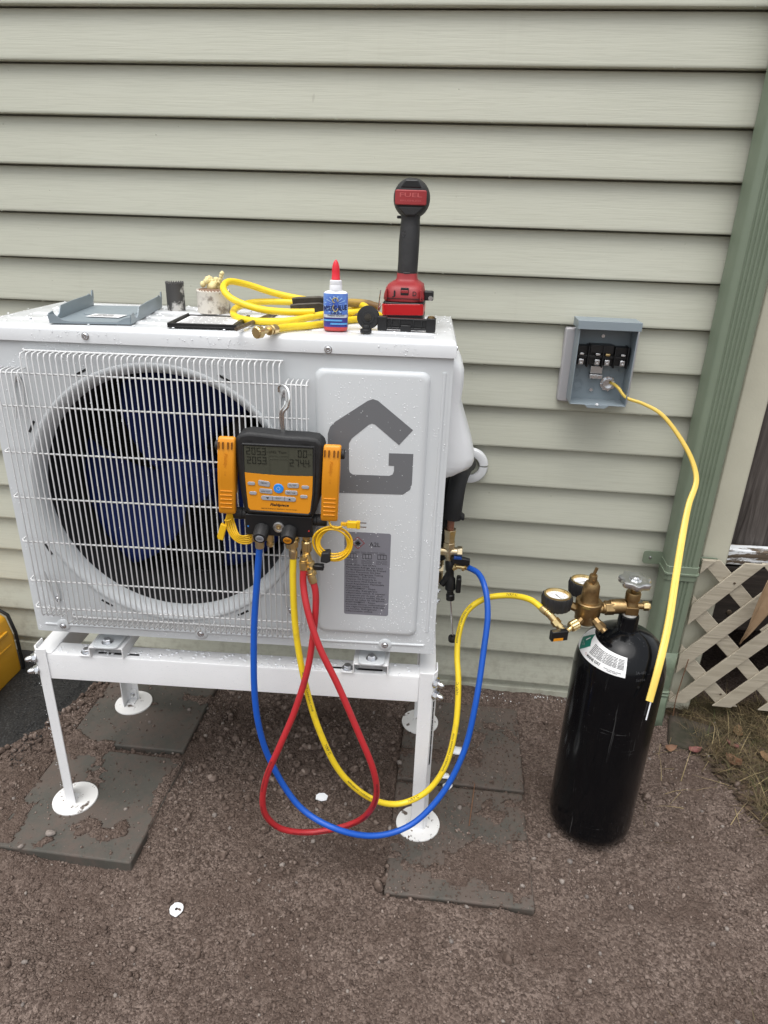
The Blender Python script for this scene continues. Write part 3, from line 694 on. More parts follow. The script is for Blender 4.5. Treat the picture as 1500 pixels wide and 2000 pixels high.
# grille wires
VR = -.030
rods = []
def rod_mb(zt, zb, vt=-.004):
    p = [(0, vt, zt+.001), (0, VR+.012, zt+.001), (0, VR+.003, zt), (0, VR, zt-.005), (0, VR, (zt+zb)/2), (0, VR, zb+.005), (0, VR+.003, zb), (0, VR+.012, zb-.001), (0, -.002, zb-.001)]
    return MB().tube(p, .00142, 6)
first = {}
def rod(u, zt, zb):
    key = (zt, zb)
    if key not in first:
        o = part('grille_wire', Zs(rod_mb(zt, zb)), m_grille, ac, smooth=70); o.location = (u, 0, 0); first[key] = o
    else: again(first[key], 'grille_wire', ac, (u, 0, 0))
for k in range(44): rod(.0853+.01020*k, 1.048, .516)
for k in range(5): rod(.5341+.0085*k, 1.018, .533)
for k in range(5): rod(.0751-.0098*k, 1.018, .533)
def hb(z, u0, u1, v=VR+.0029, r=.0017): part('grille_crossbar', Zs(MB().tube([(u0-.004, v+.02, z), (u0-.003, v+.006, z), (u0+.002, v, z), ((u0+u1)/2, v, z), (u1, v, z)], r, 6)), m_grille, ac, smooth=70)
hb(1.0505, .082, .527, -.012, .0022)
for z in (1.0145, .957, .8716, .7844, .6946, .6105, .5503): hb(z, .024, .571)
hb(.5215, .084, .527, -.010, .0022)
for (u, z) in ((.0575, .985), (.5248, .978), (.0548, .568), (.5245, .573)):
    s = -1 if z > .7 else 1
    part('mounting_loop', Zs(MB().tube(spline([(u-.010, -.012, z+s*.055), (u-.009, -.006, z+s*.028), (u-.007, -.003, z-s*.002), (u, -.0025, z-s*.022), (u+.007, -.003, z-s*.002), (u+.006, -.006, z+s*.028), (u+.010, -.014, z+s*.055)], 5), .0017, 6)), m_grille, ac, smooth=70)
# logo and warning label
LOGO = [(0.6695, 0.9887), (0.6781, 0.992), (0.6869, 0.9895), (0.7486, 0.9408), (0.7255, 0.9126), (0.683, 0.9474), (0.6777, 0.949), (0.6724, 0.9469), (0.6431, 0.921), (0.6381, 0.9114), (0.6386, 0.8633), (0.6401, 0.8576), (0.6456, 0.854), (0.7101, 0.8549), (0.7161, 0.8578), (0.7183, 0.8637), (0.7183, 0.8739), (0.7085, 0.874), (0.7085, 0.8971), (0.7512, 0.8977), (0.7512, 0.8419), (0.7485, 0.8306), (0.7358, 0.8203), (0.6101, 0.8176), (0.6039, 0.8213), (0.601, 0.8295), (0.601, 0.9276), (0.605, 0.940), (0.6141, 0.9496)]
part('logo', Zs(MB().prism(LOGO, -.0074, -.0069, 'xz')), m_logo, ac, smooth=0, label='large grey letter G emblem on the service panel')
LU0, LU1, LZ0, LZ1 = .6315, .7175, .5645, .7415
wl = part('warning_label', Zs(MB().prism(rrect(LU0, LU1, LZ0, LZ1, .004), -.0073, -.0069, 'xz')), m_label, ac, smooth=0, label='silver grey warning label with a flammable refrigerant sign')
ink = MB(); fl = lambda cu, cz, dv=-.00755: (lambda s, t: (cu+s, dv, cz+t-ZB))
text(ink, 'A2L', fl(.688, .7135), .0088, .020)
LINES = ['\u2022WARNING \u2013 Risk Of Fire', ' Flammable Refrigerant Used.', ' To Be Repaired Only By Trained', ' Service Personnel. Do Not', ' Puncture Refrigerant Tubing', '\u2022WARNING \u2013 Risk Of Fire', ' Dispose Of Properly In', ' Accordance With Federal Or', ' Local Regulations. Flammable', ' Refrigerant Used.', '\u2022AVERTISSEMENT \u2013 Risque', " d'incendie. R\u00e9frig\u00e9rant", ' inflammable utilis\u00e9. \u00c0 r\u00e9parer', ' uniquement par du personnel', ' de maintenance qualifi\u00e9. Ne pas', ' percer les tubes de r\u00e9frig\u00e9rant.', '\u2022AVERTISSEMENT \u2013 Risque', " d'incendie. \u00c9liminer conform\u00e9ment", ' aux r\u00e9glementations f\u00e9d\u00e9rales', ' ou locales. R\u00e9frig\u00e9rant', ' inflammable utilis\u00e9.']
for i, l in enumerate(LINES):
    w = min(.0029*len(l)*.93, .081); text(ink, l.strip(), fl(LU0+.002+(.0015 if l[0] == ' ' else 0), .6715-i*.00505), .0034, w*.93, .004, 0, 'l')
for i in range(2): text(ink, '\u2013\u2013\u2013 \u2013\u2013 \u2013\u2013\u2013\u2013 \u2013\u2013', fl(.676, .7000-i*.0022), .0030, .062, .02)
for j, cu in enumerate((.6455, .674, .702)):
    for i in range(4): text(ink, ('\u2013\u2013 \u2013\u2013\u2013', '\u2013\u2013\u2013 \u2013\u2013', '\u2013 \u2013\u2013\u2013', '\u2013\u2013\u2013')[i], fl(cu, .6825-i*.0022), .0030, .021, .02)
    for q in range(4): ink.prism([(cu-.0085+q*.0055, .6875-ZB), (cu-.0078+q*.0055, .6875-ZB), (cu-.0078+q*.0055, .697-ZB), (cu-.0085+q*.0055, .697-ZB)], -.0076, -.0073)
    for zz in (.6872, .6965): ink.prism([(cu-.0085, zz-ZB), (cu+.0085, zz-ZB), (cu+.0085, zz+.0007-ZB), (cu-.0085, zz+.0007-ZB)], -.00765, -.0073)
fx, fz = .6565, .7195
ink.prism([(fx-.004, fz-.003-ZB), (fx-.0055, fz+.001-ZB), (fx-.003, fz+.0005-ZB), (fx-.003, fz+.004-ZB), (fx-.001, fz+.002-ZB), (fx, fz+.007-ZB), (fx+.0015, fz+.002-ZB), (fx+.003, fz+.0045-ZB), (fx+.0032, fz+.0005-ZB), (fx+.0055, fz+.001-ZB), (fx+.004, fz-.003-ZB), (fx, fz-.0045-ZB)], -.0076, -.0073)
ink.prism([(fx-.005, fz-.006-ZB), (fx+.005, fz-.006-ZB), (fx+.005, fz-.0053-ZB), (fx-.005, fz-.0053-ZB)], -.0076, -.0073)
part('label_print', ink, m_ink, wl, smooth=0)
dm = MB()
for k in range(4):
    a0, a1 = rad(90*k), rad(90*k+90); R1, R2 = .0128, .0114
    dm.prism([(fx+R1*math.cos(a0), fz+R1*math.sin(a0)-ZB), (fx+R1*math.cos(a1), fz+R1*math.sin(a1)-ZB), (fx+R2*math.cos(a1), fz+R2*math.sin(a1)-ZB), (fx+R2*math.cos(a0), fz+R2*math.sin(a0)-ZB)], -.0076, -.0073)
part('hazard_diamond', dm, m_red_ink, wl, smooth=0)
# valve cover on the right flank
vc = MB()
prof = [(.816, 1.055), (.832, 1.046), (.840, 1.030), (.841, 1.005), (.8385, .975), (.846, .945), (.860, .905), (.8715, .872), (.8715, .858), (.864, .850), (.843, .840), (.816, .834)]
vs = []; 
for v, k in ((.045, .0), (.05, .62), (.062, .9), (.09, 1), (.21, 1), (.238, .9), (.25, .62), (.255, 0)):
    vs.append([(.809+(u-.815)*k, v, z) for u, z in prof])
m_ = len(prof); vc.add([q for r in vs for q in r], [(i*m_+j, i*m_+j+1, (i+1)*m_+j+1, (i+1)*m_+j) for i in range(len(vs)-1) for j in range(m_-1)])
part('valve_cover', Zs(vc), m_plastic_w, ac, smooth=50)
part('valve_plate', Zs(MB().box(UW, UW+.003, .09, .22, .56, .80)), m_white, ac, bevel=.001)
for u0 in (.113, .660):
    part('mounting_foot', Zs(MB().prism(rrect(u0, u0+.054, -.012, .06, .012), .4482, .4535, 'xy')), m_white, ac, bevel=.0015)
    part('foot_web', Zs(MB().box(u0+.006, u0+.048, .036, .040, .4535, .478)), m_white, ac)
    mbq = MB(); mbq.lathe([(.0115, 0), (.0115, .0015)], (u0+.027, .006, .4537), (0, 0, 1), 18).lathe([(.0085, .0015), (.0085, .0075), (.0072, .0088)], (u0+.027, .006, .4537), (0, 0, 1), 6)
    part('foot_bolt', Zs(mbq), m_steel, ac, smooth=30)
# water beads on the metal
def beads(parent, plist, nrm, name='water_drops', seed=2):
    # plist: (point, radius) ; low domes standing on a surface with normal nrm
    x, y, z = frame(nrm); vs = []; fs = []; ringn = 7
    for p, s in plist:
        p = v3(p); o = len(vs); sx = s*random.uniform(.8, 1.15)
        for rr, hh in ((1, 0), (.78, .42)):
            for k in range(ringn):
                a = 2*math.pi*k/ringn; vs.append(p+x*sx*rr*math.cos(a)+y*s*rr*math.sin(a)+z*s*hh)
        vs.append(p+z*s*.6)
        for k in range(ringn):
            k2 = (k+1) % ringn; fs.append((o+k, o+k2, o+ringn+k2)); fs.append((o+k, o+ringn+k2, o+ringn+k)); fs.append((o+ringn+k, o+ringn+k2, o+2*ringn))
    return bulk(name, np.array(vs), np.array(fs), m_drop, parent, True)
pl = []
def clustered(n, u0, u1, z0, z1, v, s0=.0004, s1=.0013, thr=-.06, sc=14):
    c = 0; tries = 0
    while c < n and tries < n*12:
        tries += 1; u, z = random.uniform(u0, u1), random.uniform(z0, z1)
        if math.hypot(u-FC[0], z-FC[1]) < .268 and v > -.005: continue
        if fbm(np.array([u]), np.array([z]), sc, 2)[0] < thr: continue
        pl.append(((u, v, z-ZB), s0+(s1-s0)*random.random()**2.2)); c += 1
clustered(1500, .60, .765, .53, 1.03, -.0068)
clustered(260, .66, .765, .53, .72, -.0068, .0004, .0012)
clustered(800, .005, .81, .482, .55, .0)
clustered(420, .005, .57, 1.02, 1.064, .0)
clustered(260, .778, .812, .49, 1.06, .0)
clustered(320, .004, .06, .55, 1.02, .0)
clustered(170, .0, .81, 1.067, 1.085, -.0062)
beads(ac, pl, (0, -1, 0))
pl = [((random.uniform(0, .81), random.uniform(.005, .30), 1.0945-ZB), random.uniform(.0007, .0026)) for _ in range(380)]
beads(ac, pl, (0, 0, 1))
pl = []
while len(pl) < 420:
    k = random.randrange(54)
    u = .0853+.0102*k if k < 44 else (.5341+.0085*(k-44) if k < 49 else .0751-.0098*(k-49)); z = random.uniform(.525, 1.01)
    if fbm(np.array([u]), np.array([z]), 9, 2)[0] > -.03: pl.append(((u+random.uniform(-.0007, .0007), VR-.0013, z-ZB), random.uniform(.0006, .0011)))
beads(ac, pl, (0, -1, 0))
pl = [((random.uniform(.004, .785), -.0001, random.uniform(.36, .414)), random.uniform(.0003, .0010)) for _ in range(800)]
pl += [((random.uniform(.787, .82), -.0036, random.uniform(.1, .43)), random.uniform(.0003, .0010)) for _ in range(300)]
pl += [((random.uniform(-.02, .007), -.0036, random.uniform(.05, .43)), random.uniform(.0003, .0010)) for _ in range(200)]
beads(stand, pl, (0, -1, 0))
pl = [((random.uniform(-.015, .82), random.uniform(.004, .04), .4206), random.uniform(.001, .004)) for _ in range(170)]
beads(stand, pl, (0, 0, 1))

# ------------------------------------------------------------------ service valve, line set, wall plate
sv = thing('service_valve', 'wet brass service valve on the flank of the outdoor unit', 'valve', (.015, -.36, .56))
b = MB(); b.cyl((.012, -.36, .672), (.012, -.36, .652), .012, 6).cyl((.012, -.36, .652), (.012, -.36, .640), .0135, 6).cyl((.012, -.36, .640), (.014, -.36, .618), .0095)
b.cyl((-.012, -.36, .630), (.036, -.36, .630), .0095).cyl((.030, -.36, .630), (.041, -.36, .6305), .0125, 6).cyl((.014, -.36, .622), (.015, -.36, .606), .0078)
part('valve_body', b, m_dirtbrass, sv, world=True, smooth=40, bevel=.0008)
part('flare_nut', MB().cyl((.012, -.36, .682), (.012, -.36, .664), .014, 6, .012), m_dirtbrass, sv, world=True, bevel=.0008)
part('copper_stub', MB().cyl((.013, -.36, .728), (.012, -.36, .68), .0075), m_copper, sv, world=True)
part('lower_valve', MB().cyl((-.008, -.335, .60), (-.008, -.335, .54), .012).cyl((-.01, -.335, .575), (.004, -.335, .575), .013, 6), m_dirtbrass, sv, world=True, smooth=40)
ct = thing('core_removal_tool', 'black valve core removal tool with a long steel rod below the brass valve', 'valve tool', (.02, -.362, .41))
b = MB(); b.lathe([(.0095, 0), (.0095, .012), (.0075, .014), (.0075, .022), (.0115, .026), (.0115, .050), (.0085, .056), (.0085, .07), (.0105, .074), (.0105, .092), (.0075, .096)], (.0235, -.362, .515), (-.075, 0, 1), 18)
b.cyl((.018, -.362, .585), (.006, -.366, .56), .006).cyl((.018, -.362, .575), (.002, -.366, .552), .0075, 8)
part('body', b, m_black, ct, world=True, smooth=40)
part('side_lever', MB().box(.033, .044, -.372, -.352, .536, .572), m_black, ct, world=True, bevel=.003)
part('rod', MB().cyl((.0355, -.362, .418), (.0235, -.362, .52), .0021, 8), m_chrome, ct, world=True)
part('rod_knob', MB().lathe([(.0085, 0), (.0095, .002), (.0095, .010), (.0085, .0125), (.004, .0125), (.003, .008)], (.0358, -.362, .408), (-.11, 0, 1), 18), m_rubber, ct, world=True)
part('valve_handle', MB().prism([(.020, .611), (.046, .607), (.058, .609), (.058, .621), (.044, .6235), (.020, .6235)], -.378, -.366, 'xz'), m_black, ct, world=True, bevel=.0015)
part('handle_inlay', MB().prism([(.024, .6255), (.040, .6245), (.040, .6215), (.024, .6215)], -.3786, -.37, 'xz'), M('blue_inlay', (.01, .06, .28), .4), ct, world=True)
part('side_port', MB().cyl((.018, -.363, .592), (.030, -.364, .598), .008, 8).cyl((.030, -.364, .598), (.046, -.365, .5985), .0055).cyl((.042, -.365, .5975), (.048, -.365, .598), .0085, 14), m_brass, ct, world=True, smooth=40)
ls = thing('line_set', 'black foam insulated refrigerant lines leaving the wall behind the unit', 'pipe', (.05, 0, .70))
part('insulation', MB().tube(spline([(.045, .02, .715), (.047, -.06, .725), (.044, -.14, .752), (.036, -.22, .775), (.026, -.29, .78), (.019, -.34, .77), (.016, -.36, .745), (.014, -.362, .708)], 6), .0185, 16), m_foam, ls, world=True, smooth=60)
part('insulation', MB().tube(spline([(.02, .02, .69), (.02, -.08, .70), (.006, -.2, .75), (-.002, -.30, .76), (-.005, -.335, .73), (-.006, -.335, .60)], 6), .013, 14), m_foam, ls, world=True, smooth=60)
part('foam_flap', MB().prism([(.030, .722), (.040, .716), (.038, .706), (.026, .712)], -.372, -.352, 'xz'), m_foam, ls, world=True, bevel=.003)
wp = thing('wall_plate', 'round white split pipe cover plate on the siding behind the unit', 'wall plate', (.052, 0, .70))
for a0, a1 in ((6, 179), (-174, 1)):
    pr_ = [(.024, -.004), (.026, -.010), (.036, -.012), (.044, -.010), (.047, -.003), (.047, .004)]; g = []
    for k in range(25):
        a = rad(a0+(a1-a0)*k/24)
        for r, y in pr_: g.append((.052+r*math.cos(a), y, .700+r*math.sin(a)))
    w = len(pr_); part('half_ring', MB().add(g, [(i*w+j, i*w+j+1, (i+1)*w+j+1, (i+1)*w+j) for i in range(24) for j in range(w-1)]), m_plastic_w, wp, world=True, smooth=50)

# ------------------------------------------------------------------ electrical disconnect
dc = thing('disconnect_box', 'open grey metal electrical disconnect box on the siding', 'electrical box', (.328, 0, .985))
part('mounting_block', MB().prism(rrect(.246, .412, .882, 1.054, .006), -.016, .012, 'xz'), m_plate, dc, world=True, bevel=.003)
bx0, bx1, bz0, bz1, by0, by1 = .266, .393, .892, 1.068, -.078, -.0165
b = MB(); t = .0018
b.box(bx0, bx1, by1-t, by1, bz0, bz1)
b.box(bx0, bx0+t, by0, by1-t, bz0, bz1).box(bx1-t, bx1, by0, by1-t, bz0, bz1)
b.box(bx0+t, bx1-t, by0, by1-t, bz0, bz0+t).box(bx0+t, bx1-t, by0+.02, by1-t, bz1-t, bz1)
part('enclosure', b, m_grey, dc, world=True, bevel=.0005)
b = MB().prism([(by1+.002, bz1+.001), (by0-.006, bz1+.001), (by0-.006, bz1-.022), (by0-.0045, bz1-.022), (by0-.0045, bz1+.0125), (by0-.006, bz1+.014), (by1+.002, bz1+.016)], bx0-.006, bx1+.004, 'yz')
b = MB(); b.box(bx0-.006, bx1+.004, by0-.006, by1+.003, bz1+.0105, bz1+.0125).box(bx0-.006, bx1+.004, by0-.008, by0-.006, bz1-.006, bz1+.0125)
b.box(bx0-.006, bx0-.0042, by0-.006, by1, bz1-.006, bz1+.0105).box(bx1+.0022, bx1+.004, by0-.006, by1, bz1-.006, bz1+.0105)
part('hood', b, m_grey, dc, world=True, bevel=.0006)
part('hasp', MB().prism([(.300, bz0), (.308, bz0-.006), (.346, bz0-.006), (.354, bz0)], by0-.002, by0+.0005, 'xz'), m_grey, dc, world=True)
b = MB().box(bx0+.004, bx1-.004, -.044, -.018, .978, 1.020).box(bx0+.004, bx1-.004, -.050, -.018, .994, 1.000)
for x in (.271, .297, .330, .356, .3845): b.box(x-.0015, x+.0015, -.056, -.018, .974, 1.022)
b.box(.300, .352, -.052, -.02, 1.006, 1.024)
part('terminal_block', b, m_black, dc, world=True, bevel=.001)
for x in (.282, .318, .340, .374):
    part('terminal_lug', MB().box(x-.0055, x+.0055, -.058, -.0445, .980, .9925), m_steel, dc, world=True, bevel=.001)
    part('terminal_screw', MB().lathe([(.0042, 0), (.004, .002), (.002, .002), (0, .001)], (x, -.058, .9865), (0, -1, 0), 10), m_alu, dc, world=True)
    part('terminal_clip', MB().box(x-.005, x+.005, -.056, -.0515, 1.001, 1.006), m_brass if x == .340 else m_steel, dc, world=True, bevel=.001)
part('ground_bar', MB().box(.310, .338, -.034, -.0185, .956, .974).box(.309, .339, -.040, -.0185, .945, .955), m_alu, dc, world=True, bevel=.0012)
for x in (.316, .331): part('ground_screw', MB().lathe([(.0045, 0), (.004, .0022), (.001, .0022)], (x, -.040, .950), (0, -1, 0), 10), m_steel, dc, world=True)
def ringmb(x, z, r, y=-.0187, w=.0007, n=24, a0=0, a1=330):
    return MB().tube([(x+r*math.cos(rad(a0+(a1-a0)*k/n)), y, z+r*math.sin(rad(a0+(a1-a0)*k/n))) for k in range(n+1)], w, 5)
for (x, z, r) in ((.288, .925, .013), (.288, .925, .009), (.278, .955, .011), (.368, .958, .011), (.321, .915, .009)): part('knockout', ringmb(x, z, r), m_grey, dc, world=True, smooth=60)
part('screw', MB().lathe([(.0048, 0), (.004, .003), (0, .003)], (.321, -.0185, .915), (0, -1, 0), 10), m_steel, dc, world=True)
part('screw', MB().lathe([(.0048, 0), (.004, .003), (0, .003)], (.330, -.0185, 1.040), (0, -1, 0), 10), m_steel, dc, world=True)
part('rivet', MB().lathe([(.004, 0), (.003, .002), (0, .003)], (.328, by0, bz0+.002), (0, -.3, 1), 10), m_plastic_w, dc, world=True)
part('cable_clamp', MB().lathe([(.0165, 0), (.0165, .003), (.013, .003), (.0125, .013), (.0095, .013), (.009, .002)], (.356, -.0185, .932), (0, -1, 0), 20), m_steel, dc, world=True, smooth=30)
b = MB()
for k in range(8): a = rad(45*k+10); b.box(.356+.0155*math.cos(a)-.002, .356+.0155*math.cos(a)+.002, -.026, -.0215, .932+.0155*math.sin(a)-.002, .932+.0155*math.sin(a)+.002)
part('lock_nut', b, m_steel, dc, world=True)
rx = thing('electrical_cable', 'yellow flat house wiring cable hanging from the disconnect box', 'cable', (.36, -.03, .935))
ROM = [(0.363, -0.022, 0.935), (0.374, -0.055, 0.931), (0.391, -0.07, 0.913), (0.427, -0.085, 0.904), (0.466, -0.1, 0.887), (0.512, -0.115, 0.84), (0.546, -0.13, 0.79), (0.557, -0.15, 0.751), (0.538, -0.19, 0.708), (0.521, -0.24, 0.66), (0.493, -0.33, 0.604), (0.459, -0.44, 0.544), (0.433, -0.51, 0.492), (0.417, -0.545, 0.432)]
SPX = spline(ROM, 8); m_ = len(SPX)
def ribbon(P, wid, thick, n=14):
    T = np.gradient(P, axis=0); T /= np.linalg.norm(T, axis=1)[:, None]; mb = MB(); vs = []
    for i in range(len(P)):
        f = i/(len(P)-1); side = v3((1, .25, .1)) if f > .45 else v3((.3, -.7, .6))*(1-f/.45)+v3((1, .25, .1))*(f/.45)
        w = side-T[i]*(side@T[i]); w /= np.linalg.norm(w); h = np.cross(T[i], w)
        ww = wid*(.44+.52*min(1, max(0, f-.2)/.5))
        for k in range(n):
            a = 2*math.pi*k/n; c, s = math.cos(a), math.sin(a)
            g = 1-.28*math.exp(-((abs(c)-.0)/.22)**2)
            vs.append(P[i]+w*ww*math.copysign(abs(c)**.8, c)+h*thick*s*g)
    mb.add(vs, [(i*n+k, i*n+(k+1) % n, (i+1)*n+(k+1) % n, (i+1)*n+k) for i in range(len(P)-1) for k in range(n)]+[tuple(range(n-1, -1, -1)), tuple((len(P)-1)*n+k for k in range(n))]); return mb, T
rbm, RT = ribbon(SPX, .0080, .0036)
part('jacket', rbm, m_romex, rx, world=True, smooth=70)
e = SPX[-1]; d = RT[-1]
part('wire_core', MB().cyl(e+v3((-.0026, 0, 0)), e+v3((-.0026, 0, 0))+d*.018+v3((0, 0, -.012)), .0014, 8), m_black, rx, world=True)
part('wire_core', MB().cyl(e+v3((.003, 0, 0)), e+v3((.003, 0, 0))+d*.024+v3((0, 0, -.015)), .0014, 8), m_plastic_w, rx, world=True)
CAMP = v3((0, -1.6597, 1.2765))
def on_path(P, s0, r, flip=False, up=(0, -.85, .5)):
    seg = np.linalg.norm(np.diff(P, axis=0), axis=1); cum = np.concatenate([[0], np.cumsum(seg)])
    def fn(s, t):
        s_ = np.clip(s0+(-s if flip else s), 0, cum[-1]-1e-6); i = min(np.searchsorted(cum, s_, 'right')-1, len(seg)-1); f = (s_-cum[i])/seg[i]
        p = P[i]+(P[i+1]-P[i])*f; T = (P[i+1]-P[i])/seg[i]; nrm = v3(up)-T*(v3(up)@T); nrm /= np.linalg.norm(nrm)
        b = np.cross(nrm, T)*(-1 if flip else 1); a = np.clip(t/r, -1.4, 1.4)
        return p+nrm*(r+.00025)*math.cos(a)+b*(r+.00025)*math.sin(a)
    return fn, cum[-1]
pm = MB(); fn, Ltot = on_path(SPX, .62, .0036, False, (-.15, -.8, .4)); 
text(pm, '\u2013\u2013 \u2013\u2013\u2013 \u2013 \u2013\u2013\u2013\u2013 \u2013\u2013 \u2013\u2013\u2013 \u2013\u2013', fn, .0022, .26)
part('jacket_print', pm, M('faint_print', (.30, .20, .03), .5), rx, world=True, smooth=0)

# ------------------------------------------------------------------ hoses
BLUE = [(-0.325, -0.6, 0.732), (-0.33, -0.605, 0.678), (-0.339, -0.62, 0.544), (-0.336, -0.635, 0.377), (-0.312, -0.635, 0.264), (-0.249, -0.645, 0.16), (-0.172, -0.66, 0.131), (-0.095, -0.64, 0.103), (-0.028, -0.61, 0.109), (0.031, -0.58, 0.168), (0.072, -0.55, 0.263), (0.089, -0.52, 0.373), (0.097, -0.48, 0.471), (0.1, -0.45, 0.538), (0.092, -0.42, 0.58), (0.077, -0.385, 0.596), (0.054, -0.365, 0.5985)]
YEL = [(-0.264, -0.602, 0.718), (-0.265, -0.605, 0.673), (-0.261, -0.61, 0.568), (-0.244, -0.62, 0.462), (-0.213, -0.63, 0.35), (-0.168, -0.625, 0.241), (-0.105, -0.61, 0.169), (-0.053, -0.59, 0.145), (-0.001, -0.575, 0.168), (0.035, -0.56, 0.226), (0.052, -0.53, 0.31), (0.051, -0.49, 0.397), (0.045, -0.46, 0.439), (0.046, -0.435, 0.48), (0.059, -0.415, 0.519), (0.092, -0.405, 0.547), (0.138, -0.41, 0.563), (0.182, -0.44, 0.575), (0.206, -0.465, 0.570)]
RED = [(-0.245, -0.605, 0.698), (-0.245, -0.61, 0.667), (-0.235, -0.625, 0.624), (-0.212, -0.64, 0.56), (-0.174, -0.65, 0.481), (-0.134, -0.66, 0.387), (-0.104, -0.665, 0.308), (-0.095, -0.66, 0.246), (-0.105, -0.645, 0.185), (-0.135, -0.625, 0.122), (-0.184, -0.62, 0.087), (-0.243, -0.63, 0.078), (-0.292, -0.65, 0.103), (-0.317, -0.665, 0.148), (-0.323, -0.67, 0.192), (-0.313, -0.67, 0.258), (-0.286, -0.665, 0.334), (-0.258, -0.65, 0.411), (-0.235, -0.635, 0.497), (-0.226, -0.62, 0.567), (-0.222, -0.615, 0.619), (-0.223, -0.61, 0.654), (-0.228, -0.608, 0.674)]
COIL = [(-0.305, -0.543, 1.1005), (-0.288, -0.509, 1.1005), (-0.245, -0.465, 1.1005), (-0.195, -0.39, 1.1015), (-0.145, -0.36, 1.104), (-0.175, -0.325, 1.108), (-0.256, -0.31, 1.112), (-0.337, -0.31, 1.118), (-0.405, -0.32, 1.115), (-0.422, -0.36, 1.109), (-0.407, -0.42, 1.103), (-0.365, -0.46, 1.1015), (-0.302, -0.452, 1.1025), (-0.238, -0.404, 1.1115), (-0.182, -0.37, 1.114), (-0.177, -0.34, 1.119), (-0.214, -0.31, 1.122), (-0.288, -0.30, 1.122), (-0.357, -0.31, 1.133), (-0.411, -0.33, 1.15), (-0.434, -0.36, 1.156), (-0.435, -0.39, 1.147), (-0.416, -0.41, 1.133), (-0.366, -0.42, 1.118), (-0.307, -0.43, 1.115), (-0.259, -0.42, 1.116)]
HR = .0062
def knurl(p, d, r, h, n=28):
    return MB().lathe([(r*.8, 0), (r, h*.12), (r, h*.88), (r*.8, h)], p, d, n, lobes=lambda a: 1+.035*(1 if int(round(a/(2*math.pi/n))) % 2 else -1))
def hose(name, label, pts, mat, loc):
    h = thing(name, label, 'hose', loc); P = spline(pts, 10); part('hose_tube', MB().tube(P, HR, 14), mat, h, world=True, smooth=70); return h, P
hb_, PB = hose('blue_hose', 'blue refrigerant hose hanging in a wide loop from gauge to valve', BLUE, m_bhose, (-.1, -.64, .1))
def ferrule(h, p, d, up=.030, r=.0068, mat=m_brass, kn=False):
    d = v3(d)/np.linalg.norm(d); p = v3(p)
    part('ferrule', MB().lathe([(r, -.004), (r*1.08, 0), (r*1.08, .010), (r*.85, .011), (r*.85, up*.55), (r*1.05, up*.57), (r*1.05, up*.66), (r*.8, up*.68), (r*.8, up)], p, d, 18), mat, h, world=True, smooth=40)
ferrule(hb_, PB[0], (0, 0, 1), .022, .0075, m_dirtbrass)
ferrule(hb_, PB[-1], v3(PB[-1])-PB[-3], .010, .0068)
hy, PY = hose('yellow_hose', 'yellow refrigerant hose running from gauge set to nitrogen regulator', YEL, m_yhose, (-.05, -.59, .14))
ferrule(hy, PY[0], (0, 0, 1), .018, .0072, m_dirtbrass)
part('knurled_nut', knurl(v3(PY[0])+v3((0, 0, .016)), (0, 0, 1), .0088, .016), m_brass, hy, world=True, smooth=20)
dY = v3(PY[-1])-PY[-4]; dY = dY/np.linalg.norm(dY)
ferrule(hy, PY[-1], dY, .022, .0072)
hr_, PR = hose('red_hose', 'red refrigerant hose hanging in a teardrop loop under the gauge', RED, m_rhose, (-.24, -.63, .07))
ferrule(hr_, PR[0], (-.03, .1, 1), .020, .0070)
ferrule(hr_, PR[-1], (-.3, .1, 1), .022, .0070)
for k in range(9):
    pm = MB(); fn, Lt = on_path(PY, .28+k*.135, HR, False)
    text(pm, ('REFRIGERANT CHARGING HOSE', 'NRP/C')[k % 2], fn, .0034 if k % 2 == 0 else .0052, .085 if k % 2 == 0 else .026, .01)
    part('hose_print', pm, m_ink, hy, world=True, smooth=0)
for k in range(5):
    pm = MB(); fn, Lt = on_path(PR, .50+k*.12, HR, False); text(pm, 'REFRIGERANT CHARGING HOSE', fn, .003, .08)
    part('hose_print', pm, m_ink, hr_, world=True, smooth=0)
hc, PC = hose('coiled_hose', 'soiled yellow hose coiled loosely on top of the unit', COIL, m_yhosed, (-.30, -.42, 1.093))
d = v3(PC[0])-PC[4]; d /= np.linalg.norm(d); d[2] = 0
part('ferrule', MB().lathe([(.0072, -.012), (.0078, -.010), (.0078, 0), (.0062, .001), (.0062, .004), (.0082, .005), (.0082, .008), (.0045, .009), (.0045, .028)], PC[0], d, 18), m_brass, hc, world=True, smooth=40)
part('knurled_nut', knurl(v3(PC[0])+d*.026, d, .0095, .014), m_brass, hc, world=True, smooth=20)

# ------------------------------------------------------------------ manifold gauge
MG = U(.528, -.075, .87)
mg = thing('manifold_gauge', 'black and orange digital refrigerant manifold gauge hooked on the grille', 'gauge', MG, PSI)
shell = [(-.0655, .0700), (-.050, .0740), (-.022, .0725), (.010, .0700), (.045, .0700), (.064, .0680), (.0735, .0600), (.0755, .046), (.069, -.035), (.059, -.070), (.053, -.0735), (-.058, -.0735), (-.0645, -.069), (-.069, -.030), (-.0745, .045), (-.0735, .060)]
part('rubber_boot', MB().prism(shell, .000, .040, 'xz'), m_rubber, mg, bevel=.006, bseg=3, smooth=50)
scr = [(-.0578, .0515), (.0572, .0515), (.0570, .0032), (.030, .0022), (0, .0018), (-.030, .0026), (-.0585, .0042)]
part('screen', MB().prism(scr, -.0012, .002, 'xz'), m_lcd, mg, smooth=0, label='dim LCD showing pressure and vacuum readings')
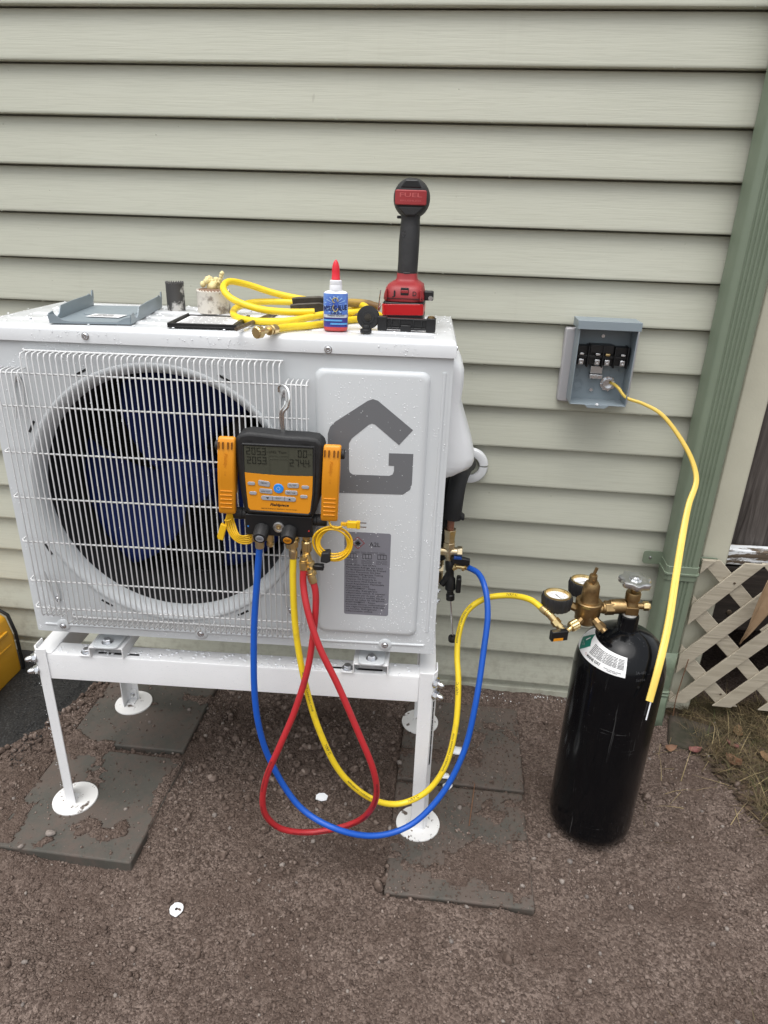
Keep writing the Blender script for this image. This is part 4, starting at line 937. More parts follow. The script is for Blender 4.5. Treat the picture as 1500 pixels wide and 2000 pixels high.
pan = [(-.0585, .0040), (-.030, .0024), (0, .0016), (.030, .0020), (.0570, .0030), (.0555, -.030), (.0515, -.062), (.048, -.0660), (-.052, -.0640), (-.0555, -.060), (-.0575, -.028)]
keyp = part('keypad', MB().prism(pan, -.0016, .002, 'xz'), m_panelorange, mg, smooth=0)
frm = MB()
for (a, b_) in zip(*( [[(-.060, .0535), (.0595, .0535), (.0590, -.034), (.054, -.0665), (-.0565, -.0645), (-.0600, -.030)]]*2)): pass
fpts = [(-.0602, .0, .0538), (.0596, .0, .0538), (.0594, .0, .002), (.0575, .0, -.031), (.0530, .0, -.0645), (.0485, .0, -.0682), (-.053, .0, -.0664), (-.0580, .0, -.061), (-.0600, .0, -.028), (-.0606, .0, .004), (-.0602, .0, .0538)]
part('bezel', MB().tube([(x, -.0008, z) for x, _, z in fpts], .0022, 8), m_rubber, mg, smooth=60)
seg = MB(); gm = lambda cx, cz, y=-.0016: (lambda s, t: (cx+s, y, cz+t))
SEGS = {'0': 'abcdef', '1': 'bc', '2': 'abged', '3': 'abgcd', '4': 'fgbc', '5': 'afgcd', '7': 'abc'}
def digit(ch, x, z, h):
    w = h*.52; t = h*.115
    S = {'a': (x, x+w, z+h-t, z+h), 'd': (x, x+w, z, z+t), 'g': (x, x+w, z+h/2-t/2, z+h/2+t/2), 'f': (x, x+t, z+h/2, z+h), 'b': (x+w-t, x+w, z+h/2, z+h), 'e': (x, x+t, z, z+h/2), 'c': (x+w-t, x+w, z, z+h/2)}
    for s in SEGS[ch]:
        x0, x1, z0, z1 = S[s]; seg.box(x0+.0002, x1-.0002, -.0019, -.0013, z0+.0002, z1-.0002)
def number(txt, x, z, h):
    for ch in txt:
        if ch == '.': seg.box(x-.0010, x+.0002, -.0019, -.0013, z, z+.0012); continue
        digit(ch, x, z, h); x += h*.70
number('205.3', -.0540, .0365, .0125); number('205.3', -.0535, .0205, .0125); number('0.0', .0325, .0355, .0125); number('274.4', .0185, .0190, .0125)
text(seg, 'N2 Test', gm(.0005, .0405), .0046, .026); text(seg, 'psig', gm(-.0165, .0415), .0022, .006); text(seg, 'psig', gm(.0525, .0405), .0022, .006); text(seg, '\u00b0F', gm(.052, .0205), .0018, .004)
sc_ = [o for o in mg.children if o.name.startswith('screen')][0]
part('segments', seg, m_segment, sc_, smooth=0)
gh = MB()
for x in (-.0155, .0165): gh.box(x-.0003, x+.0003, -.0018, -.0013, .004, .0505)
for z in (.036, .0305): gh.box(-.0155, .0165, -.00185, -.0013, z-.0002, z+.0002)
part('divider_lines', gh, m_ghost, sc_, smooth=0)
def key(cx, cz, w, h, skew=0, r=.003, mat=m_key, name='key'):
    return part(name, MB().prism([(cx+x+skew*x*0, cz+z+skew*x) for x, z in rrect(-w/2, w/2, -h/2, h/2, min(r, h/2-.0001))], -.0030, -.001, 'xz'), mat, keyp, bevel=.0006)
key(-.0262, -.0140, .0200, .0098, -.12); key(-.0235, -.0277, .0220, .0085, -.06); key(.0235, -.0152, .0195, .0088, .02); key(.0200, -.0284, .0215, .0080, 0)
key(-.0022, -.0403, .060, .0082, -.01, .004)
for p in ((-.048, -.0150), (-.046, -.0325), (.0442, -.0170), (.0414, -.0345)): key(p[0], p[1], .0128, .0058, 0, .0028)
part('round_key', MB().lathe([(.0086, 0), (.0086, .0018), (.0078, .0026), (0, .0026)], (-.0016, -.001, -.0217), (0, -1, 0), 28), m_bluekey, keyp, smooth=40)
ki = MB(); g2 = lambda cx, cz: gm(cx, cz, -.0033)
text(ki, 'MENU', g2(-.0262, -.0143), .0026, .0105); text(ki, 'LINK TOOL', g2(-.0235, -.029), .0024, .0155); text(ki, 'N\u2082 TEST', g2(.0235, -.0155), .0024, .012); text(ki, 'PIPE / AIR', g2(.02, -.0297), .0024, .0145)
text(ki, 'SELECT', g2(-.0022, -.0405), .0022, .0095); text(ki, '\u2013\u2013', g2(.0235, -.0185), .0012, .006); text(ki, '\u2013\u2013', g2(-.0022, -.0435), .0012, .006)
ki.prism([(-.0235, -.0385), (-.0185, -.0385), (-.021, -.0415)], -.0034, -.003, 'xz').prism([(.0145, -.0418), (.0195, -.0418), (.017, -.0388)], -.0034, -.003, 'xz')
for x in (-.0125, .008): ki.box(x-.0002, x+.0002, -.0034, -.003, -.0442, -.0365)
for (x, z, s) in ((-.048, -.0200, '\u2013\u2013 \u2013\u2013'), (-.0455, -.0378, '\u2013\u2013\u2013 \u2013\u2013'), (.0445, -.0222, '\u2013\u2013 \u2013\u2013\u2013'), (.0415, -.0398, '\u2013\u2013 \u2013\u2013 \u2013')): text(ki, s, gm(x, z, -.0019), .0012, .0135)
text(ki, 'Fieldpiece', gm(-.0012, -.0545, -.0019), .0048, .0325, .03, .25)
text(ki, 'SMAN\u00ae Refrigerant Manifold + Vacuum Gauge', gm(-.002, -.0607, -.0019), .0018, .062, .01)
part('key_print', ki, m_ink, keyp, smooth=0)
kw = MB()
for k in range(8):
    a = rad(45*k); kw.box(-.0016+.0030*math.cos(a)-.0004, -.0016+.0030*math.cos(a)+.0004, -.0040, -.0036, -.0217+.0030*math.sin(a)-.0004, -.0217+.0030*math.sin(a)+.0004)
part('light_icon', kw, m_paper, keyp, smooth=0)
em = MB(); text(em, 'LOW', gm(-.0495, .0580, -.0007), .0033, .0125); text(em, 'HIGH', gm(.0465, .0560, -.0007), .0033, .015); part('embossed_words', em, m_black, mg, smooth=0)
part('valve_block', MB().prism(rrect(-.0645, .0545, -.1150, -.0745, .004), .004, .042, 'xz'), m_black, mg, bevel=.002)
for s, x0, x1, z in ((-1, -.0885, -.0640, -.081), (1, .0540, .0865, -.0865)):
    part('side_knob', MB().lathe([(.0095, 0), (.0105, .001), (.0105, .006), (.0098, .0065), (.0108, .0075), (.0108, .021), (.0095, .0235)], (x0 if s > 0 else x1, .02, z), (s, 0, 0), 20), m_rubber, mg, smooth=40)
for (x, z, lab, mat) in ((-.0345, -.1080, 'VAC', m_key), (.0140, -.1085, 'REF', m_orange)):
    k_ = part('front_knob', MB().lathe([(.0135, 0), (.0135, .012), (.0125, .022), (.0115, .0245), (.0085, .025), (0, .025)], (x, .006, z+.006), (0, -.93, -.36), 30, lobes=lambda a: 1-.05*max(0, math.cos(6*a))**4), m_rubber, mg, smooth=40)
    dn = v3((0, -.93, -.36)); dn /= np.linalg.norm(dn); c = v3((x, .006, z+.006))+dn*.0252
    part('cap_disc', MB().lathe([(.0075, 0), (.0073, .0007), (0, .0007)], c, dn, 24), mat, k_, smooth=30)
    ux = v3((1, 0, 0)); uz = np.cross(ux, dn)*-1; uz = uz if uz[2] > 0 else -uz
    tm = MB(); text(tm, lab, lambda s, t, c=c, uz=uz, dn=dn: c+dn*.001+ux*s+uz*(t-.0014), .0030, .0092, .015); part('cap_print', tm, m_ink, k_, smooth=0)
part('sight_glass', MB().lathe([(.0098, 0), (.0098, .003), (.0078, .0035), (.0070, .001), (0, .001)], (-.0050, .004, -.0965), (0, -1, 0), 26), m_alu, mg, smooth=40)
part('sight_core', MB().lathe([(.0045, 0), (.004, .002), (.0018, .0022), (0, .001)], (-.0050, .003, -.0965), (0, -1, 0), 16), m_brass, mg, smooth=40)
for x, z, c in ((-.059, -.098, (.03, .2, .6)), (.048, -.1015, (.5, .03, .03))): part('colour_dot', MB().lathe([(.0016, 0), (.0016, .0005), (0, .0005)], (x, .004, z), (0, -1, 0), 10), M('dot', c, .4), mg)
for i, (x, z0, r) in enumerate(((-.0545, -.132, .0042), (-.0395, -.128, .0078), (-.0235, -.140, .0068), (.0090, -.142, .0050), (.0215, -.130, .0075), (.0420, -.124, .0075))):
    part('brass_port', MB().lathe([(r*.75, 0), (r, .003), (r, .008), (r*.8, .0085), (r*.8, .0115), (r, .012), (r, -.112-z0)], (x, .014, z0), (0, 0, 1), 18), m_brass, mg, smooth=40)
part('knurled_nut', knurl((.0420, .014, -.147), (0, 0, 1), .0090, .022), m_brass, mg, smooth=20)
part('low_loss_fitting', MB().cyl((.041, .013, -.147), (.039, .012, -.164), .0068, 8).cyl((.043, .010, -.150), (.052, .008, -.178), .0062).cyl((.0475, .009, -.165), (.0495, .0085, -.171), .0085, 14).cyl((.0525, .008, -.178), (.0545, .007, -.1885), .0066, 12), m_brass, mg, smooth=40)
part('ball_lever', MB().box(.056, .074, .000, .012, -.177, -.167), m_black, mg, bevel=.002)
hook = spline([(.006, .022, .066), (.005, .020, .090), (.0065, .018, .106), (.014, .018, .116), (.0165, .020, .130), (.013, .026, .142), (.004, .034, .147), (-.004, .040, .143), (-.005, .042, .134)], 8)
part('hook', MB().tube(hook, .0026, 10), m_chrome, mg, smooth=70)
hk2 = spline([(.0035, .022, .066), (.001, .021, .090), (.0015, .020, .106), (.008, .020, .116), (.0095, .022, .124)], 6); part('hook', MB().tube(hk2, .0022, 10), m_chrome, mg, smooth=70)
# pipe clamps parked on both sides of the gauge, with their leads
def clampthing(label, x, zt, zb, s, tilt):
    c = thing('pipe_clamp', label, 'pipe clamp', MG+EX*x+EY*.0+np.array([0, 0, (zt+zb)/2]), PSI, 'pipe clamp probes parked on the gauge'); h = (zt-zb)/2
    sh = lambda mb: mb.map(lambda q: np.array([q[0]+tilt*q[2], q[1], q[2]]))
    body = [(-.004, -h+.004), (-.0075, -h+.012), (-.0085, -h*.3), (-.0115, -h*.05), (-.0120, h*.25), (-.009, h-.010), (-.005, h), (.004, h), (.005, -h+.004)]
    part('arm', sh(MB().prism(body, -.0145, .0145, 'yz')), m_orange, c, bevel=.0035, bseg=3, smooth=50)
    part('inner_arm', sh(MB().prism([(.006, -h*.55), (.020, -h*.50), (.026, h*.1), (.022, h*.7), (.006, h*.8)], -.0125, .0125, 'yz')), m_orange, c, bevel=.003)
    for k in range(5): part('thumb_ridge', sh(MB().box(-.0105, .0105, -.0100, -.0078, -h*.32-k*.0075-.001, -h*.32-k*.0075+.001)), m_orange, c, bevel=.0008)
    sl_ = MB()
    for x_ in (-.0115, -.0045, .004, .0105): sl_.box(x_-.0011, x_+.0011, -.0118, -.0085, h*.74, h*.90)
    part('vents', sh(sl_), M('vent_shadow', (.20, .07, .006), .6), c)
    tm = MB(); text(tm, 'Fieldpiece', lambda s_, t, : np.array([-.0012+t-.001, -.0118-.0001, h*.36-s_]), .0052, .040, .01, .2); part('raised_name', sh(tm), M('raised_orange', (.60, .21, .008), .5), c, smooth=0)
    part('pivot', MB().lathe([(.0085, 0), (.0085, .005), (.007, .006)], (s*.0145+tilt*h*.75, .004, h*.76), (s, 0, 0), 16), m_rubber, c, smooth=40)
    return c
cl = clampthing('left of the two orange pipe clamps, parked beside the gauge over the fan', -.089, .0655, -.0775, -1, .055)
cr2 = clampthing('right of the two orange pipe clamps, beside the grey logo', .0875, .0600, -.0815, 1, .045)
def rel(c, x, y, z): # gauge coordinates -> clamp local
    return v3((x, y, z))-v3(((c.location-Vector(MG)) @ Vector(EX), 0, c.location[2]-MG[2]))
ld = MB()
for k in range(5):
    o = k*.0034; ld.tube(spline([rel(cl, -.0935+.001*k, .004+.001*k, -.073), rel(cl, -.0975+o*.9, .002+.002*k, -.094-o*.2), rel(cl, -.088+o*.9, .001, -.117+o*.4-.003), rel(cl, -.0735+o*.3, .003, -.1315+o), rel(cl, -.058+o*.1, .010, -.133+o*1.2), rel(cl, -.050, .022, -.124+o)], 6), .0017, 8)
part('lead', ld, m_ycable, cl, smooth=70)
part('lead_tie', MB().tube([rel(cl, -.0935+.0062*math.cos(a), .004+.006*math.sin(a), -.087+.002*math.cos(a)) for a in np.linspace(0, 6.3, 20)], .0012, 6), m_ycable, cl, smooth=70)
pgm = MB().prism([tuple(rel(cl, x, 0, z)[[0, 2]]) for x, z in ((-.1055, -.093), (-.0955, -.098), (-.100, -.112), (-.1035, -.126), (-.113, -.124), (-.114, -.118), (-.110, -.106))], -.003, .004, 'xz')
part('plug', pgm, m_ycable, cl, bevel=.0012)
ld = MB()
for k in range(5):
    R = .0345-.0024*k; ccx, ccz = .0895+.0006*k, -.1235; o = .003*math.sin(k*2.1)
    ld.tube([rel(cr2, ccx+(R+.0008*math.sin(3*a+k))*math.cos(a), .004+o+.002*math.sin(a*2+k), ccz+.0005*k+R*.97*math.sin(a)) for a in np.linspace(0, 2*math.pi, 49)], .0018, 8)
ld.tube(spline([rel(cr2, .083, .004, -.078), rel(cr2, .087, .0, -.086), rel(cr2, .0965, -.003, -.0895), rel(cr2, .107, -.003, -.086)], 6), .0018, 8)
part('lead', ld, m_ycable, cr2, smooth=70)
part('hook_loop_strap', MB().prism([tuple(rel(cr2, x, 0, z)[[0, 2]]) for x, z in ((.0710, -.139), (.0855, -.137), (.0870, -.155), (.0805, -.1585), (.0690, -.157))], -.006, .012, 'xz'), m_rubber, cr2, bevel=.002)
pg = MB().box(0, .0165, -.005, .004, -.005, .006).box(.0165, .0225, -.0035, .003, -.0065, .0075)
for i in range(4): pg.box(-.010+.0026*i, -.0086+.0026*i, -.0035, .003, -.0036, .0042)
pg.box(-.011, 0, -.0022, .002, -.0022, .0026); oR = rel(cr2, .1155, .0, -.083); part('plug', pg.map(lambda q: q+oR), m_ycable, cr2, bevel=.0008)
part('plug_pins', MB().box(.0225, .0335, -.0012, .001, .0035, .0052).box(.0225, .0335, -.0012, .001, -.0042, -.0022).map(lambda q: q+oR), m_chrome, cr2)

# ------------------------------------------------------------------ things on top of the unit
TOP = 1.0948
# grey cover of the disconnect box
cv = thing('disconnect_cover', 'upturned grey metal box cover lying on top of the unit', 'metal cover', U(.178, .13, TOP), PSI+rad(8))
cw, cd = .066, .118
b = MB().box(-cw, cw, -cd, cd, 0, .0016)
part('plate', b, m_grey, cv, bevel=.0005)
part('front_lip', MB().prism([(-cw, 0), (-cw-.003, .014), (-cw+.008, .014), (-cw+.022, .005), (-cw+.035, .0035), (cw-.022, .0035), (cw-.010, .010), (cw, .012), (cw, 0)], -cd-.0016, -cd, 'xz'), m_grey, cv)
for s in (-1, 1):
    prof = [(-cd, .0), (-cd, .016), (-cd+.018, .018), (-cd+.026, .010), (-cd+.036, .006), (-cd+.048, .010), (-cd+.058, .022), (0, .024), (cd-.03, .024), (cd-.02, .026), (cd-.006, .020), (cd-.002, .030), (cd+.006, .030), (cd+.006, .018), (cd, .008), (cd, 0)]
    part('side_flange', MB().prism(prof, s*cw, s*(cw+.0016), 'yz'), m_grey, cv)
part('pressed_panel', MB().prism(rrect(-.045, .045, -.02, .085, .012), .0016, .0026, 'xy'), m_grey, cv, bevel=.0008)
lb = part('paper_label', MB().box(-.026, .034, -.058, -.022, .0030, .0034, R=rotz(rad(-8))), m_paper, cv)
tm = MB()
for i, l in enumerate(('\u2013\u2013\u2013 \u2013\u2013', '\u2013\u2013 \u2013\u2013\u2013', '\u2013\u2013\u2013\u2013')): text(tm, l, lambda s, t, i=i: v3((.004+s, -.034-i*.009+t, .0036))@rotz(rad(8)), .014, .03+.006*i, .06)
part('label_print', tm, m_ink, lb, smooth=0)
# hole saws
def holesaw(name, label, loc, r, h, mat, teeth, topmat=None):
    t = thing(name, label, 'hole saw', loc)
    mb = MB(); n = teeth*4; vs = []
    for z, k in ((0, 1), (.003, 1.0), (h*.5, 1), (h-.004, 1), (h, 1.02)):
        for i in range(n):
            a = 2*math.pi*i/n; zz = z-(.0045*((i % 4)/3.) if z == h else 0); vs.append((r*k*math.cos(a), r*k*math.sin(a), zz))
    m = 5; mb.add(vs, [(j*n+i, j*n+(i+1) % n, (j+1)*n+(i+1) % n, (j+1)*n+i) for j in range(m-1) for i in range(n)]+[tuple(range(n-1, -1, -1))])
    o = part('cup', mb, mat, t, smooth=40); s = o.modifiers.new('solid', 'SOLIDIFY'); s.thickness = .0018
    return t
h1 = holesaw('hole_saw', 'small dark hole saw cup with teeth up, between the grey cover and the foam', U(.269, .225, TOP), .0172, .054, m_saw, 22)
h2 = holesaw('hole_saw', 'wide paint flecked hole saw topped with cream foam', U(.3475, .215, TOP), .031, .043, m_saww, 30)
part('wood_plug', MB().lathe([(.0285, .02), (.0285, .041), (.026, .0435), (0, .045)], (0, 0, 0), (0, 0, 1), 30), m_sawwood, h2)
V, F = ico(2)
fv = []; ff = []
for i in range(16):
    t_ = i/15; c = np.array([-.018+.030*random.random(), -.006+.016*random.random(), .046+.016*random.random()]); 
    if i > 11: c = np.array([.012+.002*(i-11), 0, .052+.0052*(i-11)])
    s = random.uniform(.005, .009) if i <= 11 else .0042
    P = V*(s*(1+.35*(rng.random(len(V))[:, None]-.5)))+c; ff.append(F+len(fv)*len(V)); fv.append(P)
fo = bulk('foam_lump', np.concatenate(fv), np.concatenate(ff), m_insul, h2, True, None)
# black framed tray
tr = thing('label_tray', 'flat black plastic tray with a printed white card on the unit', 'tray', U(.383, .072, TOP), PSI+rad(3))
b = MB().box(-.058, .058, -.062, .062, 0, .003).box(-.058, .058, -.062, -.059, .003, .008).box(-.058, -.054, -.059, .062, .003, .008).box(.052, .058, -.059, .062, .003, .008).box(-.054, .052, .059, .062, .003, .006)
part('frame', b, m_black, tr, bevel=.0008)
cd_ = part('printed_card', MB().box(-.050, .046, -.052, .055, .0031, .0044), m_paper, tr)
tm = MB()
for i in range(9): text(tm, ('\u2013\u2013\u2013 \u2013\u2013 \u2013\u2013\u2013\u2013 \u2013', '\u2013\u2013 \u2013\u2013\u2013 \u2013 \u2013\u2013\u2013')[i % 2], lambda s, t, i=i: v3((-.006+s, .045-i*.010+t, .0047)), .010, .06+.01*(i % 3), .05)
part('card_print', tm, m_ink, cd_, smooth=0)
rd_ = tag(part('drill_rod', MB().cyl(U(.4535, -.022, TOP+.0065), U(.470, .21, TOP+.004), .0032, 12, .0042), m_bit, None), 'thin rusty steel rod lying across the tray corner', 'rod')
# sealant bottle
bo = thing('sealant_bottle', 'small thread sealant bottle with red tip and blue label', 'bottle', U(.607, .052, TOP), PSI+rad(4))
def obl(prof, sx, sy, n=40, pw=3.2):
    mb = MB(); vs = []
    for k, z in prof:
        for i in range(n):
            a = 2*math.pi*i/n; c, s = math.cos(a), math.sin(a); f = (abs(c)**pw+abs(s)**pw)**(-1/pw); vs.append((sx*k*f*c, sy*k*f*s, z))
    m = len(prof); mb.add(vs, [(j*n+i, j*n+(i+1) % n, (j+1)*n+(i+1) % n, (j+1)*n+i) for j in range(m-1) for i in range(n)]+[tuple(range(n-1, -1, -1)), tuple((m-1)*n+i for i in range(n))]); return mb
SX, SY = .0205, .013
part('body', obl([(.85, 0), (.97, .002), (1, .005), (1, .058), (.97, .061), (.85, .0635), (.58, .065)], SX, SY), m_collar, bo, smooth=50)
part('red_base', obl([(.86, -.0002), (.98, .0018), (1.008, .005), (1.008, .0068)], SX, SY), m_bottle, bo, smooth=50)
def face(s, t): # front of the bottle
    x = s; k = min(abs(x)/SX, .999); f = (1-k**3.2)**(1/3.2); return v3((x, -SY*f-.0004, t))
def patch(poly_rows, mat, name, off=.0004, parent=bo):
    mb = MB(); vs = []; w = None
    for z, x0, x1 in poly_rows:
        xs = np.linspace(x0, x1, 15); w = 15
        for x in xs: q = face(x, z); vs.append((q[0], q[1]-off, q[2]))
    mb.add(vs, [(i*w+j, i*w+j+1, (i+1)*w+j+1, (i+1)*w+j) for i in range(len(poly_rows)-1) for j in range(w-1)]); return part(name, mb, mat, parent, smooth=60)
fulll = SX*.985
lab = part('label', obl([(1.006, .0068), (1.006, .0225)], SX, SY), m_lblpurple, bo, smooth=50)
part('upper_label', obl([(1.006, .0225), (1.006, .0585), (.985, .0612)], SX, SY), m_lblblue, bo, smooth=50)
patch([(.0225, -.018, .019), (.0245, -.020, .0205*.98), (.0275, -.0195, .0195)], m_lblsilver, 'silver_swoosh', .0007)
patch([(.0165, -.0195, .011), (.0195, -.0195, .012)], m_lblcyan, 'cyan_stripe', .0007)
patch([(.0110, -.009, .0197), (.0140, -.008, .0197)], m_lblcyan, 'cyan_stripe', .0007)
rays = MB()
for k in range(16):
    a = rad(22.5*k+8); r0, r1 = .006, .0185
    q = [(r0*math.cos(a-.03), .043+r0*math.sin(a-.03)), (r1*math.cos(a-.06), .043+r1*math.sin(a-.06)*.8), (r1*math.cos(a+.06), .043+r1*math.sin(a+.06)*.8), (r0*math.cos(a+.03), .043+r0*math.sin(a+.03))]
    if all(.028 < z < .058 for _, z in q): rays.add([face(x, z)-v3((0, .0006, 0)) for x, z in q], [(0, 1, 2, 3)])
part('label_rays', rays, M('pale_ray', (.35, .55, .85), .3), lab, smooth=0)
ck = MB()
for a0, R in ((0, .0045),):
    ck.tube([face(R*math.cos(a), .0505+R*.9*math.sin(a))-v3((0, .0006, 0)) for a in np.linspace(-.4, 4.4, 18)], .0009, 6)
    ck.tube([face(.004*math.cos(a), .0385+.006*math.sin(a))-v3((0, .0006, 0)) for a in np.linspace(2.2, 6.2, 18)], .0008, 6)
part('curl_emblem', ck, m_gold, lab, smooth=60)
tm = MB(); text(tm, 'NYLOG BLUE', lambda s, t: face(s, .0345+t+.06*s)-v3((0, .0009, 0)), .0078, .0385, .035); part('name_print', tm, m_navy, lab, smooth=0)
tm = MB(); text(tm, 'GASKET &', lambda s, t: face(s+.002, .0285+t)-v3((0, .0010, 0)), .0026, .018, .02); text(tm, 'THREAD SEALANT', lambda s, t: face(s+.001, .0248+t)-v3((0, .0012, 0)), .0026, .029, .02); part('small_print', tm, m_ink, lab, smooth=0)
tm = MB(); text(tm, '\u2013\u2013\u2013 \u2013\u2013 \u2013\u2013\u2013', lambda s, t: face(s-.004, .0170+t)-v3((0, .0011, 0)), .0016, .026); text(tm, '\u2013\u2013 \u2013\u2013\u2013', lambda s, t: face(s+.006, .0115+t)-v3((0, .0011, 0)), .0016, .024); part('stripe_print', tm, m_paper, lab, smooth=0)
part('collar', MB().lathe([(.0092, .0645), (.0105, .0655), (.0105, .0735), (.0100, .0745), (.0103, .0755), (.0100, .0812), (.008, .0822)], n=28), m_collar, bo, smooth=40)
part('tip_cap', MB().lathe([(.0074, .0825), (.0074, .084), (.0068, .0848), (.0066, .096), (.0058, .104), (.0040, .1095), (.0014, .1135), (0, .114)], n=24), m_cap, bo, smooth=50)
# pliers behind the bottle
pl_ = thing('pliers', 'oily lineman pliers with dirty yellow grips behind the bottle', 'pliers', (-.25, -.36, TOP), rad(12))
PK = 1.3; hd = [(-.064, -.003), (-.066, .008), (-.052, .010), (-.030, .011), (-.012, .012), (0, .010), (.012, .008), (.012, -.006), (-.012, -.012), (-.030, -.010), (-.055, -.006)]
part('jaw', MB().prism([(x, z*PK+.017) for x, z in hd], -.013, -.003, 'xz'), m_plhead, pl_, bevel=.002)
part('jaw', MB().prism([(x*.97+.001, z*1.1+.029) for x, z in hd], -.001, .010, 'xz'), m_plhead, pl_, bevel=.002)
for y0, y1, zz in ((-.008, -.030, .010), (.002, .022, .026)):
    part('grip', MB().tube(spline([(.008, y0, zz-.001), (.04, y1*.9, zz+.003), (.075, y1, zz+.002), (.104, y1*.7, zz-.003)], 6), [.0065]*6+[.0078]*9+[.0070]*4, 12), m_plgrip, pl_, smooth=60)
# cordless drill standing on its battery, seen from behind
dr = thing('impact_driver', 'red and black cordless driver standing upright on its battery', 'power tool', U(.722, .150, TOP), PSI+rad(-2))
Z0 = 0.
bt = MB().prism(rrect(-.037, .035, -.048, .050, .008), .0, .045, 'xy'); part('battery', bt, m_black, dr, bevel=.003)
tp_ = part('tape_wrap', MB().prism(rrect(-.0375, .0360, -.0488, .0506, .008), .0225, .0415, 'xy'), m_redtape, dr, bevel=.001, label='wrinkled red tape round the battery')
tp_.rotation_euler = (0, rad(-1.6), 0)
def ell(prof, n=28, pw=3):
    mb = MB(); vs = []
    for cx, cy, z, sx, sy in prof:
        for i in range(n):
            a = 2*math.pi*i/n; c, s = math.cos(a), math.sin(a); f = (abs(c)**pw+abs(s)**pw)**(-1/pw); vs.append((cx+sx*f*c, cy+sy*f*s, z))
    m = len(prof); mb.add(vs, [(j*n+i, j*n+(i+1) % n, (j+1)*n+(i+1) % n, (j+1)*n+i) for j in range(m-1) for i in range(n)]+[tuple(range(n-1, -1, -1)), tuple((m-1)*n+i for i in range(n))]); return mb
part('base_housing', ell([(-.001, 0, .0455, .0355, .048), (-.001, 0, .048, .0370, .049), (-.001, 0, .055, .0365, .0485), (-.001, .001, .066, .0335, .0455), (0, .002, .071, .0315, .042), (.0005, .004, .0745, .026, .034), (.001, .006, .0775, .0205, .025), (.001, .006, .081, .0186, .023), (.001, .006, .090, .0178, .0215)], 32, 5), m_redplastic, dr, smooth=45)
part('grip', ell([(.001, .006, .0895, .0180, .0220), (.001, .006, .093, .0178, .022), (.0015, .008, .11, .0178, .022), (.0015, .012, .14, .0182, .0225), (.002, .016, .165, .0172, .022), (.002, .018, .178, .0165, .021), (.002, .02, .19, .0180, .024)], 28, 2.6), m_grip, dr, smooth=50)
part('grip_seam', MB().tube([(.001+.0182*math.cos(a), .006+.0222*math.sin(a), .0915) for a in np.linspace(0, 6.2832, 30)], .0006, 5), M('seam_grey', (.12, .12, .12), .6), dr, smooth=60)
part('motor_housing', MB().lathe([(.012, -.026), (.022, -.023), (.0285, -.014), (.0305, -.002), (.031, .03), (.0295, .06), (.026, .09), (.018, .115), (.012, .118), (.012, .13)], (.0025, .02, .212), (0, 1, 0), 36), m_redplastic, dr, smooth=50)
part('rear_bumper', MB().lathe([(.024, -.0265), (.0275, -.0225), (.0302, -.012), (.0318, -.002), (.0318, .006), (.0305, .007)], (.0025, .02, .212), (0, 1, 0), 36, lobes=lambda a: 1+.04*abs(math.sin(a))), m_grip, dr, smooth=50)
rp = part('rear_plate', MB().prism(rrect(-.0245, .0295, .201, .2245, .003), -.0100, -.002, 'xz'), m_redplastic, dr, bevel=.0015)
tm = MB(); text(tm, 'FUEL', lambda s, t: v3((.0025+s, -.0103, .2135+t)), .0066, .038, .012); text(tm, 'BRUSHLESS', lambda s, t: v3((.0025+s, -.0103, .2065+t)), .0026, .036); part('plate_lettering', tm, M('worn_red_letter', (.50, .10, .10), .5), rp, smooth=0)
part('bumper_brow', MB().prism([(-.017, .2275), (.021, .2275), (.014, .2405), (-.008, .2405)], -.0075, .004, 'xz'), m_black, dr, bevel=.002)
part('bumper_chin', MB().prism([(-.022, .199), (.027, .199), (.012, .1835), (-.007, .1835)], -.0080, .006, 'xz'), m_grip, dr, bevel=.003)
part('trigger_selector', MB().box(-.022, -.014, .016, .026, .179, .184), m_black, dr, bevel=.001)
lt = MB().box(-.006, .008, -.0488, -.0445, .0565, .0690); part('latch_window', lt, m_dark, dr, bevel=.001)
part('latch', MB().box(-.0055, .0075, -.0496, -.0470, .0600, .0650), m_redplastic, dr, bevel=.001)
tm = MB(); text(tm, 'J', lambda s, t: v3((-.018+s, -.0489, .0555+t)), .0085, .006, .02); text(tm, 'D', lambda s, t: v3((.0185+s, -.0489, .0560+t)), .0075, .007, .02); part('marker_initials', tm, m_ink, dr, smooth=0)
part('grip_scuff', MB().prism([(-.013, .158), (-.006, .161), (-.002, .150), (-.003, .141), (-.008, .146)], -.0078, -.0070, 'xz'), M('scuffed_rubber', (.055, .055, .057), .8, col2=(.014, .014, .015), vs=420, thr=(.45, .6)), dr)
for xx in (-.031, .029): part('foot_rib', MB().box(xx-.0012, xx+.0012, -.0505, -.040, .048, .066), m_redplastic, dr, bevel=.0008)
part('foot_seam', MB().box(-.034, .032, -.0497, -.045, .0505, .0513), m_dark, dr)
part('belt_clip_mount', MB().box(.034, .051, -.030, -.012, .047, .063), m_black, dr, bevel=.002)
part('clip_screw', MB().lathe([(.0045, 0), (.004, .003), (0, .003)], (.046, -.030, .0515), (0, -1, 0), 12), m_steel, dr)
part('wire_hook', MB().tube(spline([(-.036, -.02, .040), (-.042, -.02, .036), (-.048, -.02, .026), (-.052, -.022, .012), (-.050, -.024, .010), (-.044, -.028, .055), (-.043, -.028, .062)], 6), .0011, 6), m_chrome, dr, smooth=60)
